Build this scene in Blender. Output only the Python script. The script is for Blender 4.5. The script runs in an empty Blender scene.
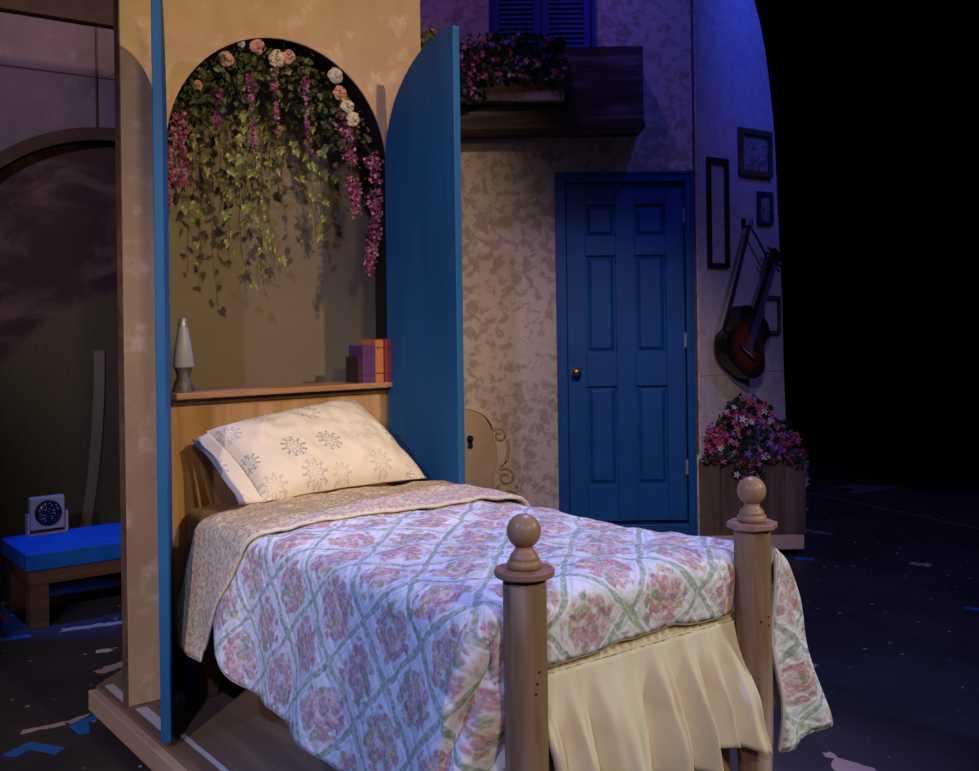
import bpy, bmesh, math, random
from mathutils import Vector, Matrix, noise
random.seed(7)
scene = bpy.context.scene
COL = scene.collection
PI = math.pi
R = math.radians

# ------------------------------------------------------------------ camera
cam_d = bpy.data.cameras.new('camera'); cam = bpy.data.objects.new('camera', cam_d); COL.objects.link(cam)
cam_d.sensor_fit = 'HORIZONTAL'; cam_d.sensor_width = 36; cam_d.lens = 1030/979*36
cam_d.shift_y = -66.5/979
cam.location = (0, 0, 1.45)
cam.rotation_euler = (Matrix.Rotation(PI/2, 3, 'X') @ Matrix.Rotation(-0.0138, 3, 'Z')).to_euler()
cam_d.clip_end = 60
scene.camera = cam

# ------------------------------------------------------------------ world, stage lamps, exposure
w = bpy.data.worlds.new('world'); scene.world = w; w.use_nodes = True
w.node_tree.nodes['Background'].inputs[0].default_value = (.55, .6, 1, 1)
w.node_tree.nodes['Background'].inputs[1].default_value = .006
vs = scene.view_settings
vs.view_transform = 'Standard'; vs.look = 'None'; vs.gamma = 1; vs.use_curve_mapping = False
vs.exposure = 0

def spot(name, loc, aim, watts, col, ang=50, blend=.6, size=.08):
    d = bpy.data.lights.new(name, 'SPOT'); d.energy = watts; d.color = col
    d.spot_size = R(ang); d.spot_blend = blend; d.shadow_soft_size = size
    o = bpy.data.objects.new(name, d); COL.objects.link(o); o.location = loc
    o.rotation_euler = (Vector(aim)-Vector(loc)).to_track_quat('-Z', 'Y').to_euler()
    return o
spot('warm_key_lamp', (3.9, -1.0, 4.3), (-.55, 3.9, 2.2), 900, (1, .71, .39), 32, .5)
spot('amber_fill_lamp', (1.5, -2.6, 3.3), (-.65, 3.9, 2.0), 300, (1, .76, .46), 24, .7, .25)
spot('warm_bed_lamp', (3.0, -1.2, 3.6), (.3, 3.0, .6), 340, (1, .79, .43), 26, .7)
spot('rose_pillar_lamp', (-2.2, -2.6, 3.6), (-1.2, 3.6, .8), 520, (1, .82, .78), 22, .8)
spot('lavender_front_lamp', (-.9, -3.4, 4.6), (-.2, 3.4, .8), 560, (.58, .52, 1), 34, .6)
spot('blue_left_lamp', (-3.4, .0, 4.4), (-.05, 2.6, .5), 560, (.18, .36, 1), 26, .7)
spot('white_side_lamp', (5.0, 2.0, 3.6), (.5, 2.4, .5), 430, (.72, .80, 1), 25, .5)
spot('blue_top_lamp_bed', (.9, 5.0, 5.2), (-.1, 3.2, .8), 620, (.38, .36, 1), 42, .7)
spot('blue_top_lamp_house', (1.7, 4.4, 5.0), (1.15, 6.3, 3.2), 115, (.07, .09, 1), 40, .9)
spot('blue_top_lamp_return', (2.6, 5.3, 5.0), (1.85, 6.6, 3.35), 260, (.03, .07, 1), 36, .9)
spot('violet_lamp_house', (-.2, 4.2, 5.2), (-.1, 6.2, 3.1), 80, (.38, .18, 1), 60, .9)
spot('blue_top_lamp_bench', (-2.3, 4.5, 5.2), (-2.05, 5.22, .36), 620, (.03, .15, 1), 13, .6)
spot('violet_drop_fill', (-3.2, 1.6, 3.6), (-2.0, 5.9, 2.3), 300, (.82, .66, .92), 42, .8)  # added fill to brighten the dark left wall and drop, source unseen
spot('rose_house_lamp', (.6, -.5, 5.0), (.55, 6.2, .50), 660, (1, .83, .64), 22, .9)
spot('blue_floor_lamp', (4.0, 3.0, 6.0), (2.6, 5.6, 0), 300, (.2, .18, 1), 60, .8)

# ------------------------------------------------------------------ materials
MATS = {}
class NT:
    def __init__(s, name):
        s.m = bpy.data.materials.new(name); s.m.use_nodes = True
        s.t = s.m.node_tree; s.n = s.t.nodes; s.b = s.n['Principled BSDF']
        s.b.inputs['Specular IOR Level'].default_value = .3
        MATS[name] = s.m
    def node(s, typ, **kw):
        n = s.n.new(typ)
        for k, v in kw.items(): setattr(n, k, v)
        return n
    def link(s, a, b): s.t.links.new(a, b)
    def put(s, sock, v):
        if hasattr(v, 'is_linked') or isinstance(v, bpy.types.NodeSocket): s.link(v, sock)
        else: sock.default_value = v
    def math(s, op, a, b=None, c=None, clamp=False):
        n = s.node('ShaderNodeMath', operation=op, use_clamp=clamp)
        s.put(n.inputs[0], a)
        if b is not None: s.put(n.inputs[1], b)
        if c is not None: s.put(n.inputs[2], c)
        return n.outputs[0]
    def vmath(s, op, a, b=None, scale=None):
        n = s.node('ShaderNodeVectorMath', operation=op); s.put(n.inputs[0], a)
        if b is not None: s.put(n.inputs[1], b)
        if scale is not None: s.put(n.inputs[3], scale)
        return n.outputs['Value'] if op in ('LENGTH', 'DISTANCE', 'DOT_PRODUCT') else n.outputs[0]
    def mix(s, f, a, b, blend='MIX'):
        n = s.node('ShaderNodeMix', data_type='RGBA', blend_type=blend)
        s.put(n.inputs['Factor'], f); s.put(n.inputs['A'], rgba(a)); s.put(n.inputs['B'], rgba(b))
        return n.outputs['Result']
    def coord(s, kind='Object', scale=None, rot=None):
        o = s.node('ShaderNodeTexCoord').outputs[kind]
        if scale is None and rot is None: return o
        mp = s.node('ShaderNodeMapping'); s.link(o, mp.inputs[0])
        if scale is not None: mp.inputs['Scale'].default_value = scale
        if rot is not None: mp.inputs['Rotation'].default_value = rot
        return mp.outputs[0]
    def noise(s, vec, scale, detail=4, rough=.55, dist=0):
        n = s.node('ShaderNodeTexNoise'); s.link(vec, n.inputs['Vector'])
        n.inputs['Scale'].default_value = scale; n.inputs['Detail'].default_value = detail
        n.inputs['Roughness'].default_value = rough; n.inputs['Distortion'].default_value = dist
        return n.outputs['Fac']
    def vor(s, vec, scale, rnd=1, dims='3D', out='Distance'):
        n = s.node('ShaderNodeTexVoronoi', voronoi_dimensions=dims); s.link(vec, n.inputs['Vector'])
        n.inputs['Scale'].default_value = scale; n.inputs['Randomness'].default_value = rnd
        return n
    def step(s, v, lo, hi):
        n = s.node('ShaderNodeMapRange', interpolation_type='SMOOTHSTEP'); s.put(n.inputs[0], v)
        n.inputs[1].default_value = lo; n.inputs[2].default_value = hi
        return n.outputs[0]
    def ramp(s, v, stops, interp='LINEAR'):
        n = s.node('ShaderNodeValToRGB'); s.link(v, n.inputs[0]); cr = n.color_ramp; cr.interpolation = interp
        while len(cr.elements) < len(stops): cr.elements.new(.5)
        for e, (p, c) in zip(cr.elements, stops): e.position = p; e.color = rgba(c)
        return n.outputs[0]
    def done(s, col, rough=.7, bump=None, bs=.3, bd=.01, spec=None, metal=0):
        s.put(s.b.inputs['Base Color'], rgba(col)); s.put(s.b.inputs['Roughness'], rough)
        s.b.inputs['Metallic'].default_value = metal
        if spec is not None: s.b.inputs['Specular IOR Level'].default_value = spec
        if bump is not None:
            n = s.node('ShaderNodeBump'); n.inputs['Strength'].default_value = bs; n.inputs['Distance'].default_value = bd
            s.link(bump, n.inputs['Height']); s.link(n.outputs[0], s.b.inputs['Normal'])
        return s.m
def rgba(c):
    if isinstance(c, (tuple, list)) and len(c) == 3: return (*c, 1)
    return c
def mottled(name, c1, c2, scale=8, rough=.75, bs=.25, c3=None, lo=.35, hi=.65, spec=.25, bscale=None, metal=0):
    t = NT(name); v = t.coord()
    f = t.step(t.noise(v, scale, 6, .6, .4), lo, hi)
    c = t.mix(f, c1, c2)
    if c3 is not None: c = t.mix(t.step(t.noise(v, scale*2.6, 5, .65), .52, .72), c, c3)
    return t.done(c, rough, t.noise(v, bscale or scale*6, 4), bs, .006, spec, metal)
def wood(name, c1, c2, axis=2, rough=.6, sc=9, c3=None, spec=.3):
    t = NT(name); s = [sc*3, sc*3, sc*3]; s[axis] = sc*.22
    v = t.coord('Object', s)
    f = t.noise(v, 1, 7, .65, .6)
    c = t.mix(t.step(f, .34, .66), c1, c2)
    if c3 is not None:
        s2 = [sc*1.2]*3; s2[axis] = sc*.12
        c = t.mix(t.step(t.noise(t.coord('Object', s2), 1, 3), .5, .7), c, c3)
    return t.done(c, rough, f, .2, .004, spec)
def plain(name, c, rough=.6, metal=0, spec=.3):
    t = NT(name); v = t.coord()
    f = t.noise(v, 25, 3)
    return t.done(t.mix(t.math('MULTIPLY', f, .5), c, tuple(x*.72 for x in c)), rough, None, spec=spec, metal=metal)

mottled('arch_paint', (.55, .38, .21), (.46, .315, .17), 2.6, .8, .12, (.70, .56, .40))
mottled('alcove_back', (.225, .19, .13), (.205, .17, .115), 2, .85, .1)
mottled('edge_ply', (.20, .13, .085), (.12, .075, .05), 14, .8, .2)
mottled('black_paint', (.008, .007, .007), (.013, .012, .011), 12, .8, .1)
def sponge(name, c1, c2, c3, k):
    t = NT(name); v = t.coord()
    big = t.noise(v, 1.1, 3); a = t.noise(v, 15, 6, .68, .5)
    f = t.step(t.math('ADD', a, t.math('MULTIPLY', t.math('SUBTRACT', big, .5), .35)), .47, .57)
    c = t.mix(t.math('MULTIPLY', f, k), c1, c2)
    c = t.mix(t.math('MULTIPLY', t.step(t.noise(v, 30, 4, .7), .55, .7), .5), c, c3)
    return t.done(c, .85, a, .25, .006, .15)
sponge('house_paint', (.52, .43, .36), (.30, .22, .165), (.36, .27, .21), .75)
sponge('house_return_paint', (.50, .42, .36), (.40, .32, .265), (.40, .32, .27), .6)
mottled('door_blue', (.003, .072, .24), (.0025, .058, .20), 6, .5, .08, spec=.3)
wood('arch_door_blue', (.009, .115, .31), (.007, .088, .25), 2, .6, 4, (.008, .10, .27))
mottled('shutter_blue', (.010, .07, .24), (.008, .055, .20), 6, .7, .1)
mottled('bench_blue', (.006, .14, .46), (.005, .11, .40), 9, .7, .12)
wood('balcony_wood', (.065, .038, .034), (.022, .013, .012), 0, .6, 7, (.28, .22, .25))
wood('planter_wood', (.11, .07, .052), (.065, .04, .03), 2, .7, 6, (.13, .10, .08))
wood('bed_wood', (.44, .25, .105), (.33, .18, .07), 2, .55, 6, (.50, .33, .17))
wood('cap_wood', (.46, .25, .12), (.32, .155, .07), 0, .5, 8)
wood('post_wood', (.29, .175, .09), (.19, .11, .056), 2, .5, 9, (.46, .36, .25))
wood('finial_wood', (.38, .225, .11), (.31, .175, .085), 2, .35, 5)
wood('collar_wood', (.36, .19, .125), (.28, .14, .09), 0, .45, 6)
wood('bench_wood', (.17, .085, .045), (.10, .048, .026), 0, .55, 6)
wood('deck_wood', (.26, .18, .12), (.17, .115, .08), 1, .65, 5)
wood('rail_wood', (.54, .40, .29), (.46, .33, .24), 1, .6, 6)
wood('frame_dark', (.035, .018, .014), (.02, .011, .009), 2, .4, 8)
wood('frame_brown', (.13, .075, .045), (.085, .045, .028), 0, .45, 8)
plain('frame_blue', (.02, .03, .10), .4)
plain('mattress_tan', (.40, .235, .075), .85)
plain('sheet_white', (.62, .62, .68), .85)
plain('piping_cream', (.66, .60, .47), .8)
plain('skirt_header', (.72, .63, .38), .85)
plain('steel', (.42, .43, .46), .45, .6)
mottled('pewter', (.20, .20, .21), (.09, .09, .10), 40, .4, .5, metal=.5)
plain('brass', (.35, .22, .09), .3, .9)
plain('iron', (.02, .02, .022), .5, .5)
plain('rubber', (.012, .012, .012), .7)
plain('stem_green', (.05, .085, .03), .7)
plain('curtain_black', (.004, .004, .0045), .95, spec=.05)
plain('paper', (.55, .48, .36), .8)
plain('tape_blue', (.02, .16, .55), .6)
plain('tape_tan', (.46, .36, .31), .75)
plain('tape_white', (.62, .62, .68), .6)
plain('tape_line', (.16, .15, .20), .7)
plain('cyan_chip', (.03, .25, .42), .6)
mottled('drop_wall', (.22, .15, .20), (.17, .115, .15), 3, .85, .2, (.25, .18, .22))
mottled('arch_trim_dark', (.085, .05, .042), (.06, .034, .03), 6, .7, .15)
mottled('valance_brown', (.10, .055, .04), (.075, .04, .03), 6, .8, .1)
mottled('scroll_tan', (.50, .36, .23), (.42, .30, .19), 4, .8, .1)
mottled('scroll_edge', (.60, .47, .33), (.52, .40, .27), 6, .75, .1)
def leafmat(name, c1, c2, edge=None):
    t = NT(name); v = t.coord()
    oi = t.node('ShaderNodeObjectInfo').outputs['Random']
    c = t.mix(oi, c1, c2)
    if edge: c = t.mix(t.step(t.noise(v, 60, 2), .5, .62), c, edge)
    return t.done(c, .5, None, spec=.35)
leafmat('ivy_leaf', (.15, .20, .045), (.24, .27, .07), (.52, .48, .19))
leafmat('ivy_leaf_brown', (.14, .085, .06), (.11, .09, .04))
leafmat('foliage_dark', (.04, .062, .015), (.07, .09, .025), (.16, .165, .05))
leafmat('house_foliage', (.02, .035, .025), (.03, .045, .02))
for nm, c in dict(petal_magenta=(.45, .025, .17), petal_violet=(.24, .09, .55), petal_pink=(.52, .12, .30), petal_white=(.62, .58, .66), petal_red=(.42, .05, .09),
                  wisteria_pink=(.52, .20, .33), wisteria_deep=(.32, .075, .18), wisteria_red=(.45, .12, .17), rose_peach=(.70, .36, .24), rose_cream=(.72, .62, .44), rose_white=(.66, .62, .52), blossom_heart=(.75, .5, .1)).items():
    plain(nm, c, .7, spec=.15)

# quilt print: diagonal vine lattice with flower medallions (cloth coordinates in metres)
def quilt_mat(name):
    t = NT(name); uv = t.coord('UV')
    nz = t.node('ShaderNodeTexNoise'); t.link(uv, nz.inputs['Vector']); nz.inputs['Scale'].default_value = 14; nz.inputs['Detail'].default_value = 2
    off = t.vmath('SCALE', t.vmath('SUBTRACT', nz.outputs['Color'], (.5, .5, .5)), scale=.035)
    wob = t.vmath('ADD', uv, off)
    mp = t.node('ShaderNodeMapping'); t.link(wob, mp.inputs[0])
    mp.inputs['Rotation'].default_value = (0, 0, R(45)); mp.inputs['Scale'].default_value = (5.6, 5.6, 1)
    fr = t.vmath('SUBTRACT', t.vmath('FRACTION', mp.outputs[0]), (.5, .5, 0))
    ab = t.node('ShaderNodeSeparateXYZ'); t.link(t.vmath('ABSOLUTE', fr), ab.inputs[0])
    mx = t.math('MAXIMUM', ab.outputs[0], ab.outputs[1])
    fl = t.node('ShaderNodeSeparateXYZ'); t.link(fr, fl.inputs[0])
    r = t.math('SQRT', t.math('ADD', t.math('POWER', ab.outputs[0], 2), t.math('POWER', ab.outputs[1], 2)))
    band = t.step(mx, .448, .465)
    thin = t.math('MULTIPLY', t.step(mx, .385, .395), t.math('SUBTRACT', 1, t.step(mx, .405, .415)))
    vo = t.vor(uv, 44, 1, '2D'); vr = t.node('ShaderNodeSeparateXYZ'); t.link(vo.outputs['Color'], vr.inputs[0])
    fine = t.vor(uv, 150, 1, '2D'); fc = t.node('ShaderNodeSeparateXYZ'); t.link(fine.outputs['Color'], fc.inputs[0])
    flower = t.ramp(vr.outputs[0], [(0, (.54, .28, .29)), (.25, (.64, .44, .41)), (.45, (.54, .34, .36)), (.58, (.58, .44, .22)), (.68, (.33, .40, .24)), (.82, (.46, .30, .33))], 'CONSTANT')
    flower = t.mix(t.math('MULTIPLY', t.step(fc.outputs[0], .3, .9), .45), flower, (.86, .70, .62))
    flower = t.mix(t.math('MULTIPLY', t.step(fc.outputs[1], .72, .85), .6), flower, (.30, .25, .22))
    ground = t.mix(t.step(t.noise(uv, 30, 3), .4, .7), (.80, .79, .78), (.70, .72, .70))
    spr = t.math('MULTIPLY', t.step(vr.outputs[1], .78, .84), t.math('SUBTRACT', 1, t.step(vo.outputs['Distance'], .25, .42)))
    ground = t.mix(t.math('MULTIPLY', spr, .55), ground, (.45, .55, .34))
    rn = t.math('ADD', r, t.math('MULTIPLY', t.math('SUBTRACT', vr.outputs[2], .5), .16))
    med = t.math('SUBTRACT', 1, t.step(rn, .36, .41))
    gap = t.math('SUBTRACT', 1, t.math('MULTIPLY', t.step(vo.outputs['Distance'], .5, .75), .6))
    c = t.mix(t.math('MULTIPLY', med, gap), ground, flower)
    dots = t.step(fc.outputs[2], .35, .6)
    c = t.mix(t.math('MULTIPLY', band, t.math('ADD', .5, t.math('MULTIPLY', dots, .4))), c, (.30, .39, .25))
    c = t.mix(t.math('MULTIPLY', thin, .35), c, (.42, .50, .36))
    # stitched relief
    mq = t.node('ShaderNodeMapping'); t.link(uv, mq.inputs[0]); mq.inputs['Scale'].default_value = (16, 16, 1); mq.inputs['Rotation'].default_value = (0, 0, R(45))
    q = t.vmath('ABSOLUTE', t.vmath('SUBTRACT', t.vmath('FRACTION', mq.outputs[0]), (.5, .5, 0)))
    qs = t.node('ShaderNodeSeparateXYZ'); t.link(q, qs.inputs[0])
    h = t.math('SUBTRACT', 1, t.step(t.math('MAXIMUM', qs.outputs[0], qs.outputs[1]), .3, .5))
    h = t.math('ADD', h, t.math('MULTIPLY', t.noise(uv, 35, 3), 1.2))
    t.done(c, .9, h, .32, .008, .1)
quilt_mat('quilt_print')
def ditsy_mat(name):
    t = NT(name); uv = t.coord('UV')
    vo = t.vor(uv, 75, 1, '2D'); s = t.node('ShaderNodeSeparateXYZ'); t.link(vo.outputs['Color'], s.inputs[0])
    vf = t.vor(uv, 160, 1, '2D'); s2 = t.node('ShaderNodeSeparateXYZ'); t.link(vf.outputs['Color'], s2.inputs[0])
    col = t.ramp(s.outputs[0], [(0, (.52, .30, .24)), (.35, (.46, .34, .13)), (.6, (.36, .34, .18)), (.8, (.55, .36, .30))], 'CONSTANT')
    m = t.math('MULTIPLY', t.math('SUBTRACT', 1, t.step(vo.outputs['Distance'], .35, .55)), t.step(s.outputs[1], .25, .35))
    c = t.mix(t.math('MULTIPLY', m, .65), (.74, .61, .43), col)
    c = t.mix(t.math('MULTIPLY', t.step(s2.outputs[0], .75, .85), .5), c, (.32, .24, .14))
    h = t.math('ADD', t.noise(uv, 45, 3), t.math('MULTIPLY', t.vor(uv, 28, .6, '2D').outputs['Distance'], .8))
    t.done(c, .9, h, .5, .008, .1)
ditsy_mat('quilt_reverse')
def pillow_mat(name):
    t = NT(name); uv = t.coord('UV')
    vo = t.vor(uv, 7.2, .32, '2D')
    d = t.vmath('SUBTRACT', uv, vo.outputs['Position'])
    s = t.node('ShaderNodeSeparateXYZ'); t.link(d, s.inputs[0])
    k = t.node('ShaderNodeSeparateXYZ'); t.link(vo.outputs['Color'], k.inputs[0])
    r = t.math('SQRT', t.math('ADD', t.math('POWER', s.outputs[0], 2), t.math('POWER', s.outputs[1], 2)))
    a = t.math('ARCTAN2', s.outputs[1], s.outputs[0])
    rad = t.math('ADD', .036, t.math('MULTIPLY', k.outputs[0], .013))
    rr = t.math('DIVIDE', r, rad)
    spoke = t.math('MULTIPLY', rr, t.math('ABSOLUTE', t.math('SINE', t.math('MULTIPLY', a, 6))))
    m1 = t.math('MULTIPLY', t.math('SUBTRACT', 1, t.step(spoke, .07, .12)), t.step(rr, .12, .2))
    ring = t.math('MULTIPLY', t.math('SUBTRACT', 1, t.step(t.math('ABSOLUTE', t.math('SUBTRACT', rr, t.math('ADD', .58, t.math('MULTIPLY', t.math('COSINE', t.math('MULTIPLY', a, 10)), .12)))), .03, .09)), 1)
    ring2 = t.math('MULTIPLY', t.math('SUBTRACT', 1, t.step(t.math('ABSOLUTE', t.math('SUBTRACT', rr, .86)), .05, .1)), t.step(t.math('COSINE', t.math('MULTIPLY', a, 10)), .2, .6))
    m = t.math('MAXIMUM', t.math('MAXIMUM', m1, ring), ring2)
    m = t.math('MULTIPLY', m, t.math('SUBTRACT', 1, t.step(rr, .95, 1.0)))
    ink = t.ramp(k.outputs[1], [(0, (.20, .23, .27)), (.30, (.33, .36, .40)), (.45, (.55, .50, .40)), (.75, (.45, .44, .44))], 'CONSTANT')
    amt = t.math('ADD', .45, t.math('MULTIPLY', k.outputs[2], .45))
    c = t.mix(t.math('MULTIPLY', m, amt), (.78, .73, .64), ink)
    t.done(c, .85, t.noise(uv, 9, 4), .35, .012, .15)
pillow_mat('pillow_print')
def skirt_mat(name):
    t = NT(name); v = t.coord('UV')
    c = t.mix(t.step(t.noise(v, 6, 3), .4, .65), (.77, .70, .48), (.72, .63, .39))
    t.done(c, .85, t.noise(v, 70, 2), .15, .003, .15)
skirt_mat('skirt_yellow')
def floor_mat(name):
    t = NT(name); v = t.coord()
    c = t.mix(t.step(t.noise(v, 1.3, 6, .65), .35, .7), (.030, .029, .031), (.055, .053, .057))
    scr = t.noise(t.coord('Object', (1.5, 14, 1), (0, 0, .5)), 3, 5, .7)
    c = t.mix(t.math('MULTIPLY', t.step(scr, .62, .75), .35), c, (.11, .11, .12))
    vo = t.vor(v, 13, 1, '2D'); k = t.node('ShaderNodeSeparateXYZ'); t.link(vo.outputs['Color'], k.inputs[0])
    sz = t.math('MULTIPLY', t.math('POWER', k.outputs[1], 3), .16)
    m = t.math('MULTIPLY', t.math('LESS_THAN', t.math('ADD', vo.outputs['Distance'], t.math('MULTIPLY', t.noise(v, 40, 2), .05)), sz), t.step(k.outputs[0], .5, .55))
    chip = t.ramp(k.outputs[2], [(0, (.36, .32, .32)), (.5, (.55, .53, .55)), (.82, (.07, .12, .32))], 'CONSTANT')
    c = t.mix(m, c, chip)
    t.done(c, t.math('ADD', .42, t.math('MULTIPLY', t.noise(v, 5, 4), .3)), t.noise(v, 60, 3), .15, .003, .35)
floor_mat('stage_floor')
def drop_mat(name):   # painted landscape cloth: clouds above, rounded hills below
    t = NT(name); v = t.coord(); s = t.node('ShaderNodeSeparateXYZ'); t.link(v, s.inputs[0])
    cl = t.noise(t.coord('Object', (1.6, 1, 3.2)), 1.5, 6, .6, .5)
    sky = t.mix(t.step(cl, .42, .68), (.055, .034, .038), (.145, .09, .095))
    def disc(cx, cz, rad):
        d = t.math('SQRT', t.math('ADD', t.math('POWER', t.math('SUBTRACT', s.outputs[0], cx), 2), t.math('POWER', t.math('SUBTRACT', s.outputs[2], cz), 2)))
        return t.math('SUBTRACT', 1, t.step(t.math('SUBTRACT', d, rad), -.03, .03))
    weave = t.noise(t.coord('Object', (60, 1, 8)), 1, 3)
    hill = t.mix(weave, (.075, .07, .045), (.13, .12, .075))
    far = t.mix(weave, (.05, .036, .034), (.085, .06, .055))
    c = t.mix(disc(-1.1, .2, 1.30), sky, far)
    c = t.mix(disc(.30, .6, 1.07), c, hill)
    t.done(c, .9, weave, .12, .003, .1)
drop_mat('painted_drop')
def picture_mat(name):
    t = NT(name); v = t.coord(); n = t.noise(v, 14, 5, .6, 1.2)
    c = t.ramp(n, [(.3, (.06, .055, .045)), (.45, (.17, .15, .11)), (.55, (.32, .29, .24)), (.65, (.10, .11, .08))])
    t.done(c, .6)
picture_mat('picture_print')
def guitar_mat(name):
    t = NT(name); v = t.coord(); s = t.node('ShaderNodeSeparateXYZ'); t.link(v, s.inputs[0])
    d = t.math('SQRT', t.math('ADD', t.math('POWER', s.outputs[0], 2), t.math('POWER', t.math('MULTIPLY', t.math('SUBTRACT', s.outputs[2], .17), .7), 2)))
    g = t.noise(t.coord('Object', (60, 60, 6)), 1, 3)
    c = t.mix(t.step(d, .05, .13), t.mix(g, (.15, .028, .014), (.10, .016, .010)), (.007, .004, .004))
    t.done(c, .4, None, spec=.3)
guitar_mat('sunburst')
plain('guitar_black', (.010, .008, .008), .25, spec=.5)
plain('strap_black', (.015, .016, .022), .8)
plain('fretboard', (.016, .010, .009), .8, spec=.1)
plain('nickel', (.14, .15, .18), .55, .9)
def glass_mat(name):
    t = NT(name); v = t.coord()
    t.b.inputs['Transmission Weight'].default_value = .15
    t.done(t.mix(t.noise(v, 8, 3), (.36, .38, .42), (.46, .48, .52)), .4, None, spec=.5)
glass_mat('lamp_glass')
plain('book_purple', (.10, .035, .14), .6); plain('book_orange', (.48, .17, .05), .6); plain('book_red', (.25, .035, .045), .6); plain('book_dark', (.035, .022, .022), .6)
def lens_mat(name):
    t = NT(name); v = t.coord(); vo = t.vor(v, 90, 1)
    c = t.mix(t.step(vo.outputs['Distance'], .2, .35), (.5, .5, .6), (.008, .009, .03))
    t.done(c, .15, vo.outputs['Distance'], .4, .004, .6)
lens_mat('lens_glass')
plain('fixture_metal', (.60, .52, .46), .5, .15)
plain('blue_lit_tint', (.006, .03, .22), .6)  # blue light put into the colour of the made-up box

# ------------------------------------------------------------------ frames and builders
class Fr:
    """ground frame: s to the right along the wall, t out of the wall, z up"""
    def __init__(s, x, y, deg): s.o = Vector((x, y, 0)); s.a = R(deg); s.rot = Matrix.Rotation(s.a, 3, 'Z')
    def w(s, a, t, z): return s.o + s.rot @ Vector((a, -t, z))
AL = Fr(-1.26, 3.55, 37.6)       # the alcove, its bed, the bench and the painted drop
HB = Fr(0, 6.2, 0)               # the house wall with the blue door
HR = Fr(1.243, 6.2, 37.6)        # the return wall with the guitar
FL = Fr(0, 0, 0)                 # stage floor: s = x, t = -y

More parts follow.
